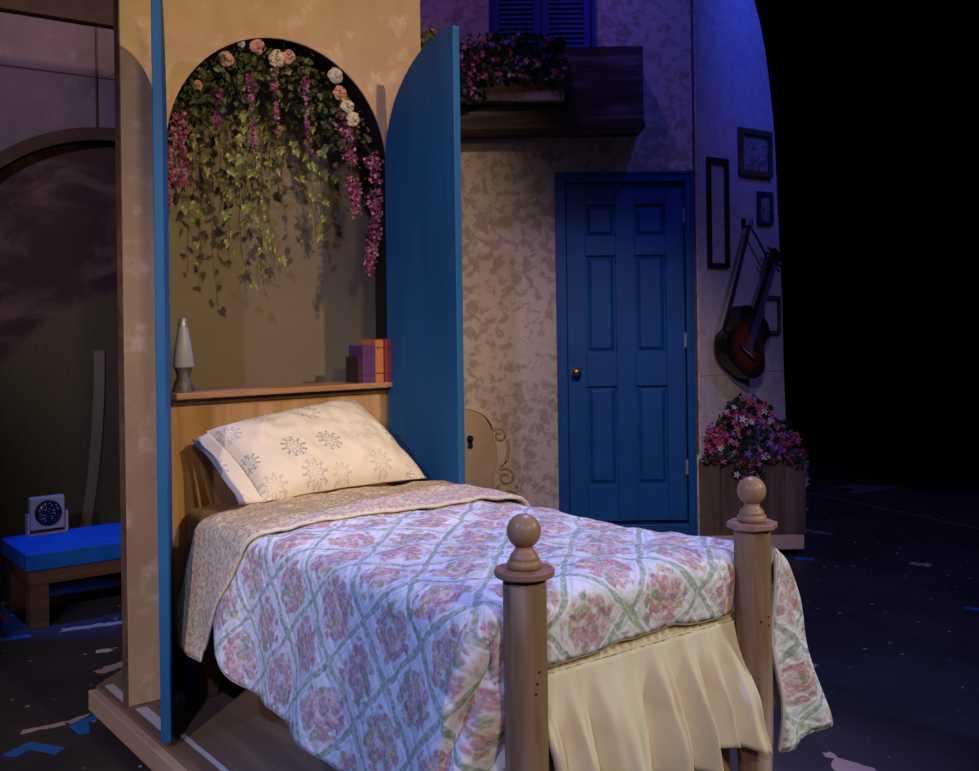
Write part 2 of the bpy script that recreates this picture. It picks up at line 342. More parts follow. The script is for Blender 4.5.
def tag(o, label=None, cat=None, group=None, kind=None):
    if label: o['label'] = label
    if cat: o['category'] = cat
    if group: o['group'] = group
    if kind: o['kind'] = kind
    return o
class T:
    """a thing: an Empty at its base that parents its parts"""
    def __init__(s, name, fr, org, label=None, cat=None, group=None, kind=None):
        s.fr = fr; s.org = org
        s.e = bpy.data.objects.new(name, None); COL.objects.link(s.e)
        s.e.location = fr.w(*org); s.e.rotation_euler = (0, 0, fr.a); s.e.empty_display_size = .1
        tag(s.e, label, cat, group, kind)
class M:
    def __init__(s): s.v = []; s.f = []; s.uv = {}; s.sm = False
    def box(s, a0, a1, t0, t1, z0, z1):
        b = len(s.v)
        for z in (z0, z1):
            for (a, t) in ((a0, t0), (a1, t0), (a1, t1), (a0, t1)): s.v.append((a, t, z))
        s.f += [tuple(b+i for i in q) for q in ((0, 1, 2, 3), (7, 6, 5, 4), (0, 4, 5, 1), (1, 5, 6, 2), (2, 6, 7, 3), (3, 7, 4, 0))]
        return s
    def prism(s, poly, t0, t1):            # poly in (s, z), extruded along t
        b = len(s.v); n = len(poly)
        for t in (t0, t1): s.v += [(a, t, z) for a, z in poly]
        s.f += [tuple(range(b, b+n)), tuple(range(b+2*n-1, b+n-1, -1))]
        s.f += [(b+i, b+n+i, b+n+(i+1) % n, b+(i+1) % n) for i in range(n)]
        return s
    def slab(s, poly, z0, z1):             # poly in (s, t), extruded up
        b = len(s.v); n = len(poly)
        for z in (z0, z1): s.v += [(a, t, z) for a, t in poly]
        s.f += [tuple(range(b, b+n)), tuple(range(b+2*n-1, b+n-1, -1))]
        s.f += [(b+i, b+n+i, b+n+(i+1) % n, b+(i+1) % n) for i in range(n)]
        return s
    def strip(s, A, B, t0, t1):            # ribbon between two (s, z) polylines, thickened along t
        b = len(s.v); n = len(A)
        for t in (t0, t1):
            s.v += [(a, t, z) for a, z in A]; s.v += [(a, t, z) for a, z in B]
        for i in range(n-1):
            s.f += [(b+i, b+i+1, b+n+i+1, b+n+i), (b+2*n+i, b+3*n+i, b+3*n+i+1, b+2*n+i+1),
                    (b+i, b+2*n+i, b+2*n+i+1, b+i+1), (b+n+i, b+n+i+1, b+3*n+i+1, b+3*n+i)]
        for i in (0, n-1): s.f.append((b+i, b+n+i, b+3*n+i, b+2*n+i))
        return s
    def tube(s, pts, rad, n=8):
        pts = [Vector(p) for p in pts]; b = len(s.v); m = len(pts)
        rad = rad if isinstance(rad, (list, tuple)) else [rad]*m
        for i, p in enumerate(pts):
            d = (pts[min(i+1, m-1)]-pts[max(i-1, 0)]).normalized()
            up = Vector((0, 0, 1)) if abs(d.z) < .9 else Vector((1, 0, 0))
            x = d.cross(up).normalized(); y = d.cross(x)
            for k in range(n):
                an = 2*PI*k/n; s.v.append(tuple(p + (x*math.cos(an)+y*math.sin(an))*rad[i]))
        for i in range(m-1):
            for k in range(n):
                k2 = (k+1) % n; s.f.append((b+i*n+k, b+i*n+k2, b+(i+1)*n+k2, b+(i+1)*n+k))
        s.f += [tuple(b+k for k in range(n)), tuple(b+(m-1)*n+k for k in range(n-1, -1, -1))]
        s.sm = True
        return s
    def lathe(s, c, prof, n=20):           # prof: (radius, z)
        b = len(s.v)
        for r, z in prof:
            for k in range(n):
                an = 2*PI*k/n; s.v.append((c[0]+r*math.cos(an), c[1]+r*math.sin(an), c[2]+z))
        for i in range(len(prof)-1):
            for k in range(n):
                k2 = (k+1) % n; s.f.append((b+i*n+k, b+i*n+k2, b+(i+1)*n+k2, b+(i+1)*n+k))
        s.f += [tuple(b+k for k in range(n)), tuple(b+(len(prof)-1)*n+k for k in range(n-1, -1, -1))]
        s.sm = True
        return s
    def grid(s, fn, us, vs_, uvfn=None, wrap=False):
        b = len(s.v); nu = len(us); nv = len(vs_)
        for v in vs_:
            for u in us:
                if uvfn: s.uv[len(s.v)] = uvfn(u, v)
                s.v.append(tuple(fn(u, v)))
        for j in range(nv-1):
            for i in range(nu if wrap else nu-1):
                i2 = (i+1) % nu
                s.f.append((b+j*nu+i, b+j*nu+i2, b+(j+1)*nu+i2, b+(j+1)*nu+i))
        s.sm = True
        return s
    def mesh(s, name, mats, org=(0, 0, 0), smooth=None, recalc=True, fm=None):
        me = bpy.data.meshes.new(name)
        me.from_pydata([(a-org[0], -(t-org[1]), z-org[2]) for a, t, z in s.v], [], s.f)
        for m in (mats if isinstance(mats, (list, tuple)) else [mats]): me.materials.append(MATS[m])
        if recalc:
            bm = bmesh.new(); bm.from_mesh(me); bmesh.ops.recalc_face_normals(bm, faces=bm.faces); bm.to_mesh(me); bm.free()
        if s.uv:
            ul = me.uv_layers.new(name='cloth')
            for lp in me.loops:
                if lp.vertex_index in s.uv: ul.data[lp.index].uv = s.uv[lp.vertex_index]
        sm = s.sm if smooth is None else smooth
        if sm:
            me.polygons.foreach_set('use_smooth', [True]*len(me.polygons))
            try: me.set_sharp_from_angle(angle=R(50))
            except Exception: pass
        if fm: me.polygons.foreach_set('material_index', fm)
        me.update()
        return me
    def part(s, name, mat, th, parent=None, smooth=None, bevel=0, solid=0, label=None, fm=None, recalc=True, kind=None, subsurf=0):
        o = bpy.data.objects.new(name, s.mesh(name, mat, th.org, smooth, recalc, fm)); COL.objects.link(o)
        o.parent = parent or th.e
        mods(o, bevel, solid, subsurf)
        return tag(o, label, kind=kind)
    def thing(s, name, mat, fr, org, label, cat, group=None, kind=None, smooth=None, bevel=0, solid=0, subsurf=0):
        o = bpy.data.objects.new(name, s.mesh(name, mat, org, smooth)); COL.objects.link(o)
        o.location = fr.w(*org); o.rotation_euler = (0, 0, fr.a)
        mods(o, bevel, solid, subsurf)
        return tag(o, label, cat, group, kind)
def mods(o, bevel, solid, subsurf):
    if solid: m = o.modifiers.new('thick', 'SOLIDIFY'); m.thickness = solid; m.offset = 0
    if subsurf: m = o.modifiers.new('sub', 'SUBSURF'); m.levels = subsurf; m.render_levels = subsurf
    if bevel: m = o.modifiers.new('bevel', 'BEVEL'); m.width = bevel; m.segments = 2; m.limit_method = 'ANGLE'
def lin(a, b, n): return [a+(b-a)*i/(n-1) for i in range(n)]
def sstep(x, a, b):
    t = max(0, min(1, (x-a)/(b-a))); return t*t*(3-2*t)
def cr(p, n=5):
    out = []
    for i in range(len(p)-1):
        p0, p1, p2, p3 = (Vector((*p[max(0, min(len(p)-1, j))], 0)) for j in (i-1, i, i+1, i+2))
        for k in range(n):
            t = k/n; v = .5*((2*p1)+(-p0+p2)*t+(2*p0-5*p1+4*p2-p3)*t*t+(-p0+3*p1-3*p2+p3)*t**3); out.append((v.x, v.y))
    return out+[p[-1]]
def nz(x, y, z=0): return noise.noise(Vector((x, y, z)))
def place(name, me, parent, loc, rot=(0, 0, 0), sc=1):
    o = bpy.data.objects.new(name, me); COL.objects.link(o); o.parent = parent
    o.location = loc; o.rotation_euler = rot; o.scale = (sc,)*3 if not isinstance(sc, tuple) else sc
    return o

# ================================================================== SETTING
M().box(-7, 7, -13, 2, -.05, 0).thing('floor', 'stage_floor', FL, (0, 0, 0), 'scuffed black painted stage floor with paint chips', None, kind='structure')

# ---- house wall with the blue door (door opening cut out)
H = T('wall_back', HB, (.4, 0, 0), 'mottled plaster-painted house wall around the blue door', None, kind='structure')
DX0, DX1, DZ1 = .44, 1.20, 2.285
m = M(); m.box(-1.6, DX0, -.06, 0, .12, 4.0); m.part('panel', 'house_paint', H)
m = M(); m.box(DX0, DX1, -.06, 0, DZ1, 4.0); m.part('panel', 'house_paint', H)
m = M(); m.box(DX1, 1.262, -.06, 0, .12, 4.0); m.part('panel', 'house_paint', H)
m = M(); m.box(-1.6, 1.262, -1.1, .06, 0.05, .12); m.part('base_platform', 'rail_wood', H, bevel=.004)
m = M(); m.box(DX0-.03, DX1+.03, -.5, -.46, .12, 2.4); m.part('door_backing', 'black_paint', H)
# ---- door
D = T('door_1', HB, (.82, 0, .12), 'closed blue six-panel door in a blue frame', None, kind='structure')
m = M(); m.box(.403, .466, -.05, .022, .12, 2.323); m.part('frame_jamb', 'door_blue', D, bevel=.004)
m = M(); m.box(1.182, 1.231, -.05, .022, .12, 2.323); m.part('frame_jamb', 'door_blue', D, bevel=.004)
m = M(); m.box(.466, 1.182, -.05, .022, 2.262, 2.323); m.part('frame_head', 'door_blue', D, bevel=.004)
m = M(); m.box(.466, 1.182, -.06, .03, .12, .205); m.part('sill', 'door_blue', D, bevel=.006)
m = M(); m.box(.403, .418, .022, .03, .12, 2.323); m.box(1.216, 1.231, .022, .03, .12, 2.323); m.box(.403, 1.231, .022, .03, 2.308, 2.323)
m.part('frame_bead', 'door_blue', D, bevel=.002)
# slab built as stiles and rails so the panels are really sunk
xs = [.470, .584, .764, .880, 1.066, 1.178]; zs = [.222, .438, 1.034, 1.236, 1.822, 1.934, 2.129, 2.256]
m = M()
for a, b in ((0, 1), (2, 3), (4, 5)): m.box(xs[a], xs[b], -.045, -.005, zs[0], zs[7])
for a, b in ((1, 2), (3, 4)):
    for c, d in ((0, 1), (2, 3), (4, 5), (6, 7)): m.box(xs[a], xs[b], -.045, -.005, zs[c], zs[d])
slab = m.part('door_slab', 'door_blue', D, bevel=.003)
for a, b in ((1, 2), (3, 4)):
    for c, d in ((1, 2), (3, 4), (5, 6)):
        x0, x1, z0, z1 = xs[a], xs[b], zs[c], zs[d]
        m = M(); g = .012; h = .034; bt = -.026
        m.box(x0-.001, x1+.001, -.045, bt, z0-.001, z1+.001)
        b0 = len(m.v)
        for q, tt in ((g, bt), (h, -.012)):
            m.v += [(x0+q, tt, z0+q), (x1-q, tt, z0+q), (x1-q, tt, z1-q), (x0+q, tt, z1-q)]
        m.f += [(b0+i, b0+(i+1) % 4, b0+4+(i+1) % 4, b0+4+i) for i in range(4)] + [(b0+4, b0+5, b0+6, b0+7)]
        m.part('raised_panel', 'door_blue', D, slab)
m = M(); m.tube([(.516, -.005, 1.124), (.516, .002, 1.124)], .032, 16); m.tube([(.516, .0, 1.124), (.516, .022, 1.124), (.516, .03, 1.124), (.516, .045, 1.124), (.516, .062, 1.124), (.516, .070, 1.124)], [.012, .012, .022, .029, .026, .012], 16)
m.part('door_knob', 'brass', D, slab, label='round brass door knob')
for z in (.543, 1.307, 2.06):
    m = M(); m.tube([(1.180, .002, z-.045), (1.180, .002, z+.045)], .007, 8); m.box(1.170, 1.190, -.006, -.003, z-.045, z+.045); m.part('hinge', 'steel', D, slab)

# ---- shuttered window above the balcony
Wn = T('window_1', HB, (.335, 0, 2.9), 'closed blue louvred shutters over the balcony', None, kind='structure')
m = M(); m.box(.02, .036, 0, .05, 2.55, 3.75); m.box(.634, .655, 0, .05, 2.55, 3.75); m.box(.02, .655, 0, .05, 3.75, 3.8); m.part('window_frame', 'shutter_blue', Wn, bevel=.003)
for x0, x1 in ((.038, .333), (.338, .632)):
    m = M(); m.box(x0, x0+.045, .005, .035, 2.55, 3.74); m.box(x1-.045, x1, .005, .035, 2.55, 3.74); m.box(x0+.045, x1-.045, .005, .035, 2.55, 2.62); m.box(x0+.045, x1-.045, .005, .035, 3.68, 3.74)
    m.box(x0+.04, x1-.04, .0, .006, 2.55, 3.74)
    sh = m.part('shutter', 'shutter_blue', Wn, bevel=.002)
    me = None
    for k in range(35):
        z = 2.655+k*.0295
        if me is None:
            q = M(); q.v = [(0, .010, 0), (x1-x0-.09, .010, 0), (x1-x0-.09, .030, -.03), (0, .030, -.03), (0, .014, .004), (x1-x0-.09, .014, .004), (x1-x0-.09, .034, -.026), (0, .034, -.026)]
            q.f = [(0, 1, 2, 3), (7, 6, 5, 4), (0, 4, 5, 1), (1, 5, 6, 2), (2, 6, 7, 3), (3, 7, 4, 0)]
            me = q.mesh('slat', 'shutter_blue')
        place('slat', me, sh, (x0+.045-.335, 0, z-2.9))

# ---- return wall, its outer edge cut in a curve
Rt = T('wall_right', HR, (.4, 0, 0), 'mottled return wall with a rounded top corner, hung with frames', None, kind='structure')
edge = [(.868, .12), (.868, .5), (.856, .9), (.848, 1.085)]
m = M(); m.prism([(0.004, .12)]+edge+[(0.004, 1.085)], -.05, 0); m.part('lower_panel', 'house_return_paint', Rt)
up = [(.848, 1.088), (.839, 1.547), (.81, 2.1), (.785, 2.60), (.764, 2.78), (.744, 2.904), (.722, 3.04), (.698, 3.156), (.655, 3.31), (.603, 3.44), (.53, 3.56), (.44, 3.64), (.33, 3.69), (.2, 3.71), (.004, 3.71)]
m = M(); m.prism([(0.004, 1.088)]+up, -.05, 0); m.part('upper_panel', 'house_return_paint', Rt)
m = M(); m.box(-.006, .005, -.03, .006, .62, 3.71); m.part('corner_strip', 'edge_ply', Rt)

# ---- low platform under the planter
m = M(); m.slab([(1.235, .03), (1.868, .03), (1.868, -.52), (1.235, -.02)], .045, .13)
pl = m.thing('corner_platform', 'rail_wood', HB, (1.5, 0, .0), 'low pale wooden platform under the flower planter', 'platform', bevel=.004)

# ---- left: painted wall with an arch, painted cloth behind
TL = -2.45
Wl = T('wall_left', AL, (.6, TL, 0), 'dim purple plaster wall with a broad dark arch behind the bench', None, kind='structure')
ac, azc, ar = .74, 1.525, .98
an = lin(PI, 0, 41)
A = [(ac+(ar+.02)*math.cos(x), azc+(ar+.02)*math.sin(x)) for x in an]
A = [(A[0][0], 0)]+A+[(A[-1][0], 0)]
B = [(-1.4, 0)]+[(max(-1.4, min(2.6, ac+2.6*math.cos(x))), 4.1 if math.sin(x) > .1 else azc) for x in an]+[(2.6, 0)]
m = M(); m.strip(A, B, TL-.02, TL); m.part('panel', 'drop_wall', Wl)
A = [(ac+(ar)*math.cos(x), azc+(ar)*math.sin(x)) for x in an]; B = [(ac+(ar+.072)*math.cos(x), azc+(ar+.072)*math.sin(x)) for x in an]
m = M(); m.strip([(A[0][0], 0)]+A+[(A[-1][0], 0)], [(B[0][0], 0)]+B+[(B[-1][0], 0)], TL-.02, TL+.035); m.part('arch_trim', 'arch_trim_dark', Wl)
m = M(); m.box(-1.4, 2.6, TL, TL+.06, 3.16, 3.9); m.part('valance_board', 'valance_brown', Wl)
m = M(); m.box(.655, .662, TL, TL+.008, 2.55, 3.16); m.part('seam_batten', 'valance_brown', Wl)
m = M(); m.box(-1.3, 2.5, TL+.0, TL+.004, 2.86, 2.868); m.part('seam', 'valance_brown', Wl)
def cloth(u, v): return (u, TL-.036+.003*math.sin(u*9)+.002*nz(u*3, v*1.5), v)
m = M(); m.grid(cloth, lin(-.6, 2.0, 60), lin(.0, 3.0, 12))
dr = m.thing('painted_backdrop', 'painted_drop', AL, (.7, TL-.036, 0), 'dark painted cloth of clouds and rounded hills filling the arch', 'backdrop', solid=.004)
# pale curved ribbon of paint-stiffened cloth on the drop
pts = [(.665-.10*(k/12)**2, 2.2-.0-k*.088) for k in range(13)]
mat_r = plain('ribbon_pale', (.27, .25, .17), .9)
m = M(); m.strip([(a-.03, z-1.15+.25) for a, z in pts], [(a+.03, z-1.15+.25) for a, z in pts], TL-.030, TL-.026)
m.thing('pale_strip', 'ribbon_pale', AL, (.6, TL-.030, .4), 'pale olive curved strip hanging on the painted cloth', 'strip')

# ---- black masking curtains
def curtain(x0, x1, y, lab, h=6.5, name='stage_curtain'):
    def fn(u, v): return (u, -(y+.05*math.sin(u*14+.6*math.sin(u*3))+.02*nz(u*5, v*.3)), v)
    m = M(); m.grid(fn, lin(x0, x1, int((x1-x0)*34)), lin(.0, h, 4))
    return m.thing(name, 'curtain_black', FL, ((x0+x1)/2, -y, 0), lab, 'curtain', solid=.006)
curtain(-6.5, 6.8, 10.8, 'wide black masking curtain across the back of the stage')
curtain(3.45, 5.2, 8.5, 'black side curtain hanging at the right edge of the picture')

# ================================================================== ALCOVE WALL
C0, AZ, AR = .614, 2.07, .457
ZP = .13
Q = T('arched_alcove', AL, (C0, 0, ZP), 'tan sponge-painted arched wall with two open blue doors behind the bed', 'alcove')
an = lin(PI, 0, 49)
A = [(C0-AR, ZP)]+[(C0+AR*math.cos(x), AZ+AR*math.sin(x)) for x in an]+[(C0+AR, ZP)]
def outer(x):
    c, s_ = math.cos(x), math.sin(x)
    k = min((.633/abs(c)) if abs(c) > 1e-6 else 9, 1.2/max(s_, 1e-6)); return (max(0, min(1.247, C0+k*c)), AZ+k*s_)
B = [(0, ZP)]+[outer(x) for x in an]+[(1.247, ZP)]
m = M(); m.strip(A, B, -.05, 0); m.part('front_panel', 'arch_paint', Q, bevel=.002)
m = M(); m.box(-.004, 0.0, -.052, -.002, ZP, 3.27); m.part('edge_strip', 'edge_ply', Q)
A2 = [(C0-AR-.012, ZP)]+[(C0+(AR+.012)*math.cos(x), AZ+(AR+.012)*math.sin(x)) for x in an]+[(C0+AR+.012, ZP)]
A1 = [(C0-AR+.001, ZP)]+[(C0+(AR-.001)*math.cos(x), AZ+(AR-.001)*math.sin(x)) for x in an]+[(C0+AR-.001, ZP)]
m = M(); m.strip(A1, A2, -.10, -.006); m.part('arch_reveal', 'black_paint', Q)
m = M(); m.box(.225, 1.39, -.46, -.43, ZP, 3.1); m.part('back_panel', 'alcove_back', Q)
m = M(); m.slab([(.10, -.055), (.12, -.055), (.245, -.43), (.225, -.43)], ZP, 3.1); m.part('side_panel', 'black_paint', Q)
m = M(); m.slab([(1.12, -.055), (1.14, -.055), (1.39, -.43), (1.37, -.43)], ZP, 3.1); m.part('side_panel', 'black_paint', Q)
m = M(); m.slab([(.10, -.055), (1.14, -.055), (1.39, -.46), (.225, -.46)], 3.1, 3.13); m.part('top_panel', 'black_paint', Q)
# half-arch doors; local x from hinge (0) to free edge (dw)
def arch_door(hs, ht, ang, dw, lab, flip):
    prof = [(0, .155)]+[(dw-dw*math.cos(x), AZ+.005+AR*math.sin(x)) for x in lin(0, PI/2, 25)]+[(dw, .155)]
    m = M(); m.prism(prof, 0, .030)
    me = m.mesh('door', 'arch_door_blue')
    o = place('door', me, Q.e, (hs-C0, -ht, 0-ZP), (0, 0, ang))
    mods(o, .003, 0, 0); o['label'] = lab
    for z in (.45, 1.2, 1.9):
        b = M(); b.tube([(-.004, .015, z), (-.004, .015, z+.08)], .006, 8); place('hinge', b.mesh('hinge', 'steel'), o, (0, 0, 0))
    return o
arch_door(1.078, .022, -PI/2, .485, 'right blue half-arch door, swung straight out', False)
lx, lt = -.012-.150, .43-.03
arch_door(.150, .03, math.atan2(-lt, lx), .452, 'left blue half-arch door seen edge-on', True)

# rolling platform
Pf = T('rolling_platform', AL, (.6, .7, 0), 'low wooden rolling platform carrying the bed and alcove', 'platform')
m = M(); m.slab([(-.022, -.30), (-.022, 2.0), (1.12, 2.0), (1.12, .1), (1.40, .0), (1.40, -.5), (.2, -.5)], .095, .128); m.part('deck', 'deck_wood', Pf, bevel=.003)
for a0, a1, t0, t1 in ((-.05, -.012, -.30, 2.035), ):
    m = M(); m.box(a0, a1, t0, t1, .045, .117); m.part('edge_rail', 'rail_wood', Pf, bevel=.004)
m = M(); m.box(-.012, 1.12, 2.0, 2.035, .045, .117); m.part('edge_rail', 'rail_wood', Pf, bevel=.004)
m = M(); m.box(1.09, 1.12, .1, 2.0, .045, .094); m.part('edge_rail', 'rail_wood', Pf, bevel=.004)
for a0, a1, t0, t1 in ((.0, .03, -.27, -.05), (.012, .05, .03, .27), (.045, .062, .345, .80)):
    m = M(); m.box(a0, a1, t0, t1, .128, .1295); m.part('tape_strip', 'tape_white', Pf, label='strip of white tape')
for a in (.15, 1.0):
    for t in (-.3, .8, 1.9):
        m = M(); m.tube([(a-.015, t, .03), (a+.015, t, .03)], .03, 14); m.box(a-.022, a+.022, t-.02, t+.02, .055, .095); m.part('caster', 'rubber', Pf)

# ================================================================== BED
Bd = T('bed', AL, (.62, .95, .128), 'wooden bed frame with turned ball-topped foot posts', 'bed')
m = M(); m.box(.160, 1.069, -.030, -.004, .35, 1.178); m.part('headboard', 'bed_wood', Bd, bevel=.002)
m = M(); m.box(.160, 1.069, -.13, .058, 1.181, 1.203); m.part('headboard_cap', 'cap_wood', Bd, bevel=.003)
m = M(); m.box(.164, 1.066, -.004, .014, 1.160, 1.181); m.part('cap_moulding', 'edge_ply', Bd)
PS = (.241, 1.012); PT = 1.863
for a in PS:
    m = M(); m.lathe((a, PT, 0), [(.038, .129), (.042, .20), (.0475, .38), (.0475, .896)], 24); po = m.part('foot_post', 'post_wood', Bd)
    m = M(); m.lathe((a, PT, 0), [(.0630, .896), (.0655, .899), (.0655, .909), (.0630, .912)], 8 if a > .5 else 28); m.part('collar', 'collar_wood', Bd, po, smooth=False)
    m = M(); r = .0375; prof = [(.032, .912), (.0365, .915), (.038, .921), (.0365, .928), (.031, .9315), (.0325, .935), (.030, .941), (.0245, .947), (.0205, .953), (.0195, .957)]
    prof += [(r*math.cos(x), .992+r*math.sin(x)) for x in lin(-1.02, PI/2-.01, 16)]
    m.lathe((a, PT, 0), prof, 28); m.part('finial', 'finial_wood', Bd, po)
for a, hs in ((PS[0], ((.700, 1.60), (.676, 1.72), (.655, 1.80))), (PS[1], ((.662, 2.05), (.672, 1.55), (.650, 1.50)))):
    for z, ph in hs:
        d = Vector((math.cos(ph), math.sin(ph), 0)); c = Vector((a, PT, z))
        m = M(); m.tube([c+d*.042, c+d*.0482], .003, 8); m.part('screw_hole', 'iron', Bd)
for k in range(4):
    a0 = .292+k*.168; m = M(); m.box(a0, a0+.166, 1.803, 1.822, .16, .46); m.part('footboard_plank', 'bed_wood', Bd, bevel=.003)
m = M(); m.box(.288, .966, 1.790, 1.802, .40, .44); m.part('footboard_rail', 'bed_wood', Bd)
for a0, a1 in ((.225, .25), (.99, 1.015)):
    m = M(); m.box(a0, a1, .0, 1.83, .40, .52); m.part('side_rail', 'bed_wood', Bd, bevel=.003)
for k in range(8):
    t = .1+k*.23; m = M(); m.box(.25, .99, t, t+.07, .47, .49); m.part('bed_slat', 'bed_wood', Bd)
for a, t in ((.26, .06), (.97, .06)):
    m = M(); m.box(a-.028, a+.028, t-.028, t+.028, .128, .40); m.part('leg', 'bench_wood', Bd, bevel=.003)

# box spring and mattress
def pad(name, mat, a0, a1, t0, t1, z0, z1, lab, cat, r=.035):
    m = M(); m.box(a0, a1, t0, t1, z0, z1)
    o = m.thing(name, mat, AL, ((a0+a1)/2, (t0+t1)/2, z0), lab, cat, smooth=True)
    b = o.modifiers.new('bevel', 'BEVEL'); b.width = r; b.segments = 5
    return o
pad('box_spring', 'sheet_white', .235, 1.01, .03, 1.79, .525, .645, 'pale fabric box spring under the mustard mattress', 'box spring', .025)
pad('mattress', 'mattress_tan', .190, 1.035, .02, 1.785, .65, .800, 'mustard tan mattress bare at the headboard end', 'mattress', .05)

# ---- quilt
SL, SR, ZT, TF = .185, 1.045, .812, 1.775
def quilt_pt(a, b, lift=0, wrk=1):
    """a: across the bed in metres of cloth (0..SR-SL is the top), b: along the bed"""
    Wd = SR-SL; r = .055
    tt = min(b, TF)
    pl_ = .012*nz(a*6, b*6)+.010*nz(a*14+3, b*13)
    bulge = .02*math.sin(PI*max(0, min(1, a/Wd)))+.012*sstep(b, 1.2, 1.75)
    def top(a_, e):
        s_ = SL+a_; z = ZT+bulge+pl_*wrk+lift; t = tt
        if e > 0:
            rr = .058; ph = min(e/rr, 1.9)
            t += rr*math.sin(ph)+.016*sstep(e, 0, .06)*sstep(s_, .27, .34)*(1-sstep(s_, .92, .98)); z -= rr*(1-math.cos(ph))
            if e/rr > 1.9: z -= (e-1.9*rr)*.97; t -= (e-1.9*rr)*.08
        return Vector((s_, t, z))
    e = max(0, b-TF)
    if 0 <= a <= Wd: return top(a, e)
    left = a < 0
    d = -a if left else a-Wd
    z0 = ZT+pl_*wrk*.6
    arc = r*PI/2
    if d < arc:
        ph = d/r; o = r*math.sin(ph); z = z0-r+r*math.cos(ph)
    else:
        q = d-arc; fl = (.17 if left else .24+.09*sstep(b, 1.2, 1.8))
        o = r+fl*q; z = z0-r-q*math.sqrt(1-fl*fl)
    z += lift*max(0, 1-d/.1)
    wv = sstep(d, .05, .45)
    o += wv*wrk*(.020*math.sin(b*11+1.2)+.012*math.sin(b*23+a*3)+.02*nz(b*4, a*4))+lift
    if left:
        s_ = max(SL-o, .187-.405*b); t = tt
        if e > 0:
            k = e/.20; s_ += .17*k*k+.05*k*sstep(d, .2, .5)*0; t += .045*math.sin(k*PI*.6)
            s_ += .018*math.sin(k*11+d*20)*sstep(d, .03, .12); t += .012*math.cos(k*9+d*26)
    else:
        o += .065*sstep(b, 1.3, 1.75)*sstep(d, 0, .10); z += .022*sstep(b, 1.45, 1.75)*(1-sstep(d, .02, .3))
        e2 = e*1.55; k = max(0, min(1, (e2-.085)/.21)); t = tt+min(e2, .085)+.030*math.sin(k*PI/2)
        s_ = SR+o-(o-.028)*k+.010*math.sin(k*9+d*10)*sstep(d, .05, .3); t += .012*math.sin(k*8+d*14)*sstep(d, .05, .3)
    p = Vector((s_, t, z))
    if e > 0:
        f = 1-sstep(d, 0, .10 if left else .02)
        if f > 0: p = p.lerp(top(0 if left else Wd, e)+Vector(((-d if left else d)*.5, 0, -d*.4)), f)
    return p
Wd = SR-SL
def hem_left(b):      # cloth length hanging on the left at b
    return .455+.05*sstep(b, 1.0, 1.6)-.16*(1-sstep(b, .50, .86))**2+.03*sstep(b, 1.2, 1.5)
def hem_right(b): return .565
QT = T('quilt', AL, (.62, 1.0, ZT), 'white quilt with pink flower medallions and green vine lattice, draped over the bed', 'quilt')
def qmap(u, v):
    b = .50+v*(TF+.19-.50)
    if u < .38: a = -hem_left(b)*(1-u/.38)
    elif u < .72: a = Wd*(u-.38)/.34
    else: a = Wd+hem_right(b)*(u-.72)/.28
    return a, b
m = M(); m.grid(lambda u, v: quilt_pt(*qmap(u, v)), lin(0, 1, 150), lin(0, 1, 130), lambda u, v: qmap(u, v))
m.part('quilt_top', 'quilt_print', QT, solid=.012, recalc=True)
# bound edges
pt = [quilt_pt(*qmap(0, v)) for v in lin(0, 1, 90)]
m = M(); m.tube(pt, .006, 6); m.part('binding', 'piping_cream', QT)
pt = [quilt_pt(*qmap(1, v)) for v in lin(0, 1, 90)]
m = M(); m.tube(pt, .006, 6); m.part('binding', 'piping_cream', QT)
pt = [quilt_pt(*qmap(u, 1)) for u in lin(0, 1, 120)]
m = M(); m.tube(pt, .006, 6); m.part('binding', 'piping_cream', QT)
# the turned-back end showing the reverse print
def fold_b(a):        # (head side, foot side) of the turned-back band at cloth position a
    k = max(0, min(1, a/Wd)); lo = .34+.02*k; hi = .74+.09*k
    if a < 0:
        q = min(1, -a/.42); lo -= .13*q; hi -= .24*q
    return lo, hi
def fmap(u, v):
    a = -.445+u*(Wd+.445+.42); lo, hi = fold_b(a); return a, lo+(hi-lo)*v
def fpt(u, v):
    a, b = fmap(u, v)
    p = quilt_pt(a, b, .016-.006*(v < .001), .8)
    roll_ = (1-sstep(v, 0, .10)); p.z += .012*math.sin(PI*min(1, v/.12))*0+.006*nz(a*20, b*18)-.012*roll_
    if 0 <= a: p.z += .012*sstep(a, .6, Wd)
    return p
m = M(); m.grid(fpt, lin(0, 1, 120), lin(0, 1, 40), lambda u, v: fmap(u, v))
m.part('turned_back_end', 'quilt_reverse', QT, solid=.012, label='tan ditsy-print reverse of the quilt folded back')
m = M(); m.tube([fpt(u, 1) for u in lin(0, 1, 120)], .0045, 6); m.part('binding', 'piping_cream', QT)
m = M(); m.tube([fpt(0, v) for v in lin(0, 1, 30)], .0045, 6); m.part('binding', 'piping_cream', QT)

# ---- bed skirt
SK = T('bed_skirt', AL, (.62, 1.82, .36), 'pale yellow gathered ruffle hanging at the foot of the bed', 'bed skirt')
def ruf(u, v):       # u along, v from top (0) to hem (1)
    s_ = .285+u*.685; ph = u*38+1.7*math.sin(u*8)+1.4*nz(u*5, 2)
    am = (.003+.040*sstep(v, .0, .7))*(.8+.7*nz(u*4, 9))
    fl = .045*v+.02*v*v*sstep(u, .55, 1)
    z = .655-v*(.300+.012*math.sin(ph*.5+1)+.015*math.sin(u*13))
    return (s_+.010*v*math.sin(ph+1.2)+.008*v*v*sstep(u, .75, 1), 1.830+fl+am*(.7+math.sin(ph)+.35*math.sin(2*ph+1.2)+.25*math.sin(2.7*ph+.5)+.4*nz(u*9, v*3)), z)
m = M(); m.grid(ruf, lin(0, 1, 260), lin(0, 1, 26), lambda u, v: (u*1.4, v*.3)); m.part('ruffle', 'skirt_yellow', SK, solid=.002)
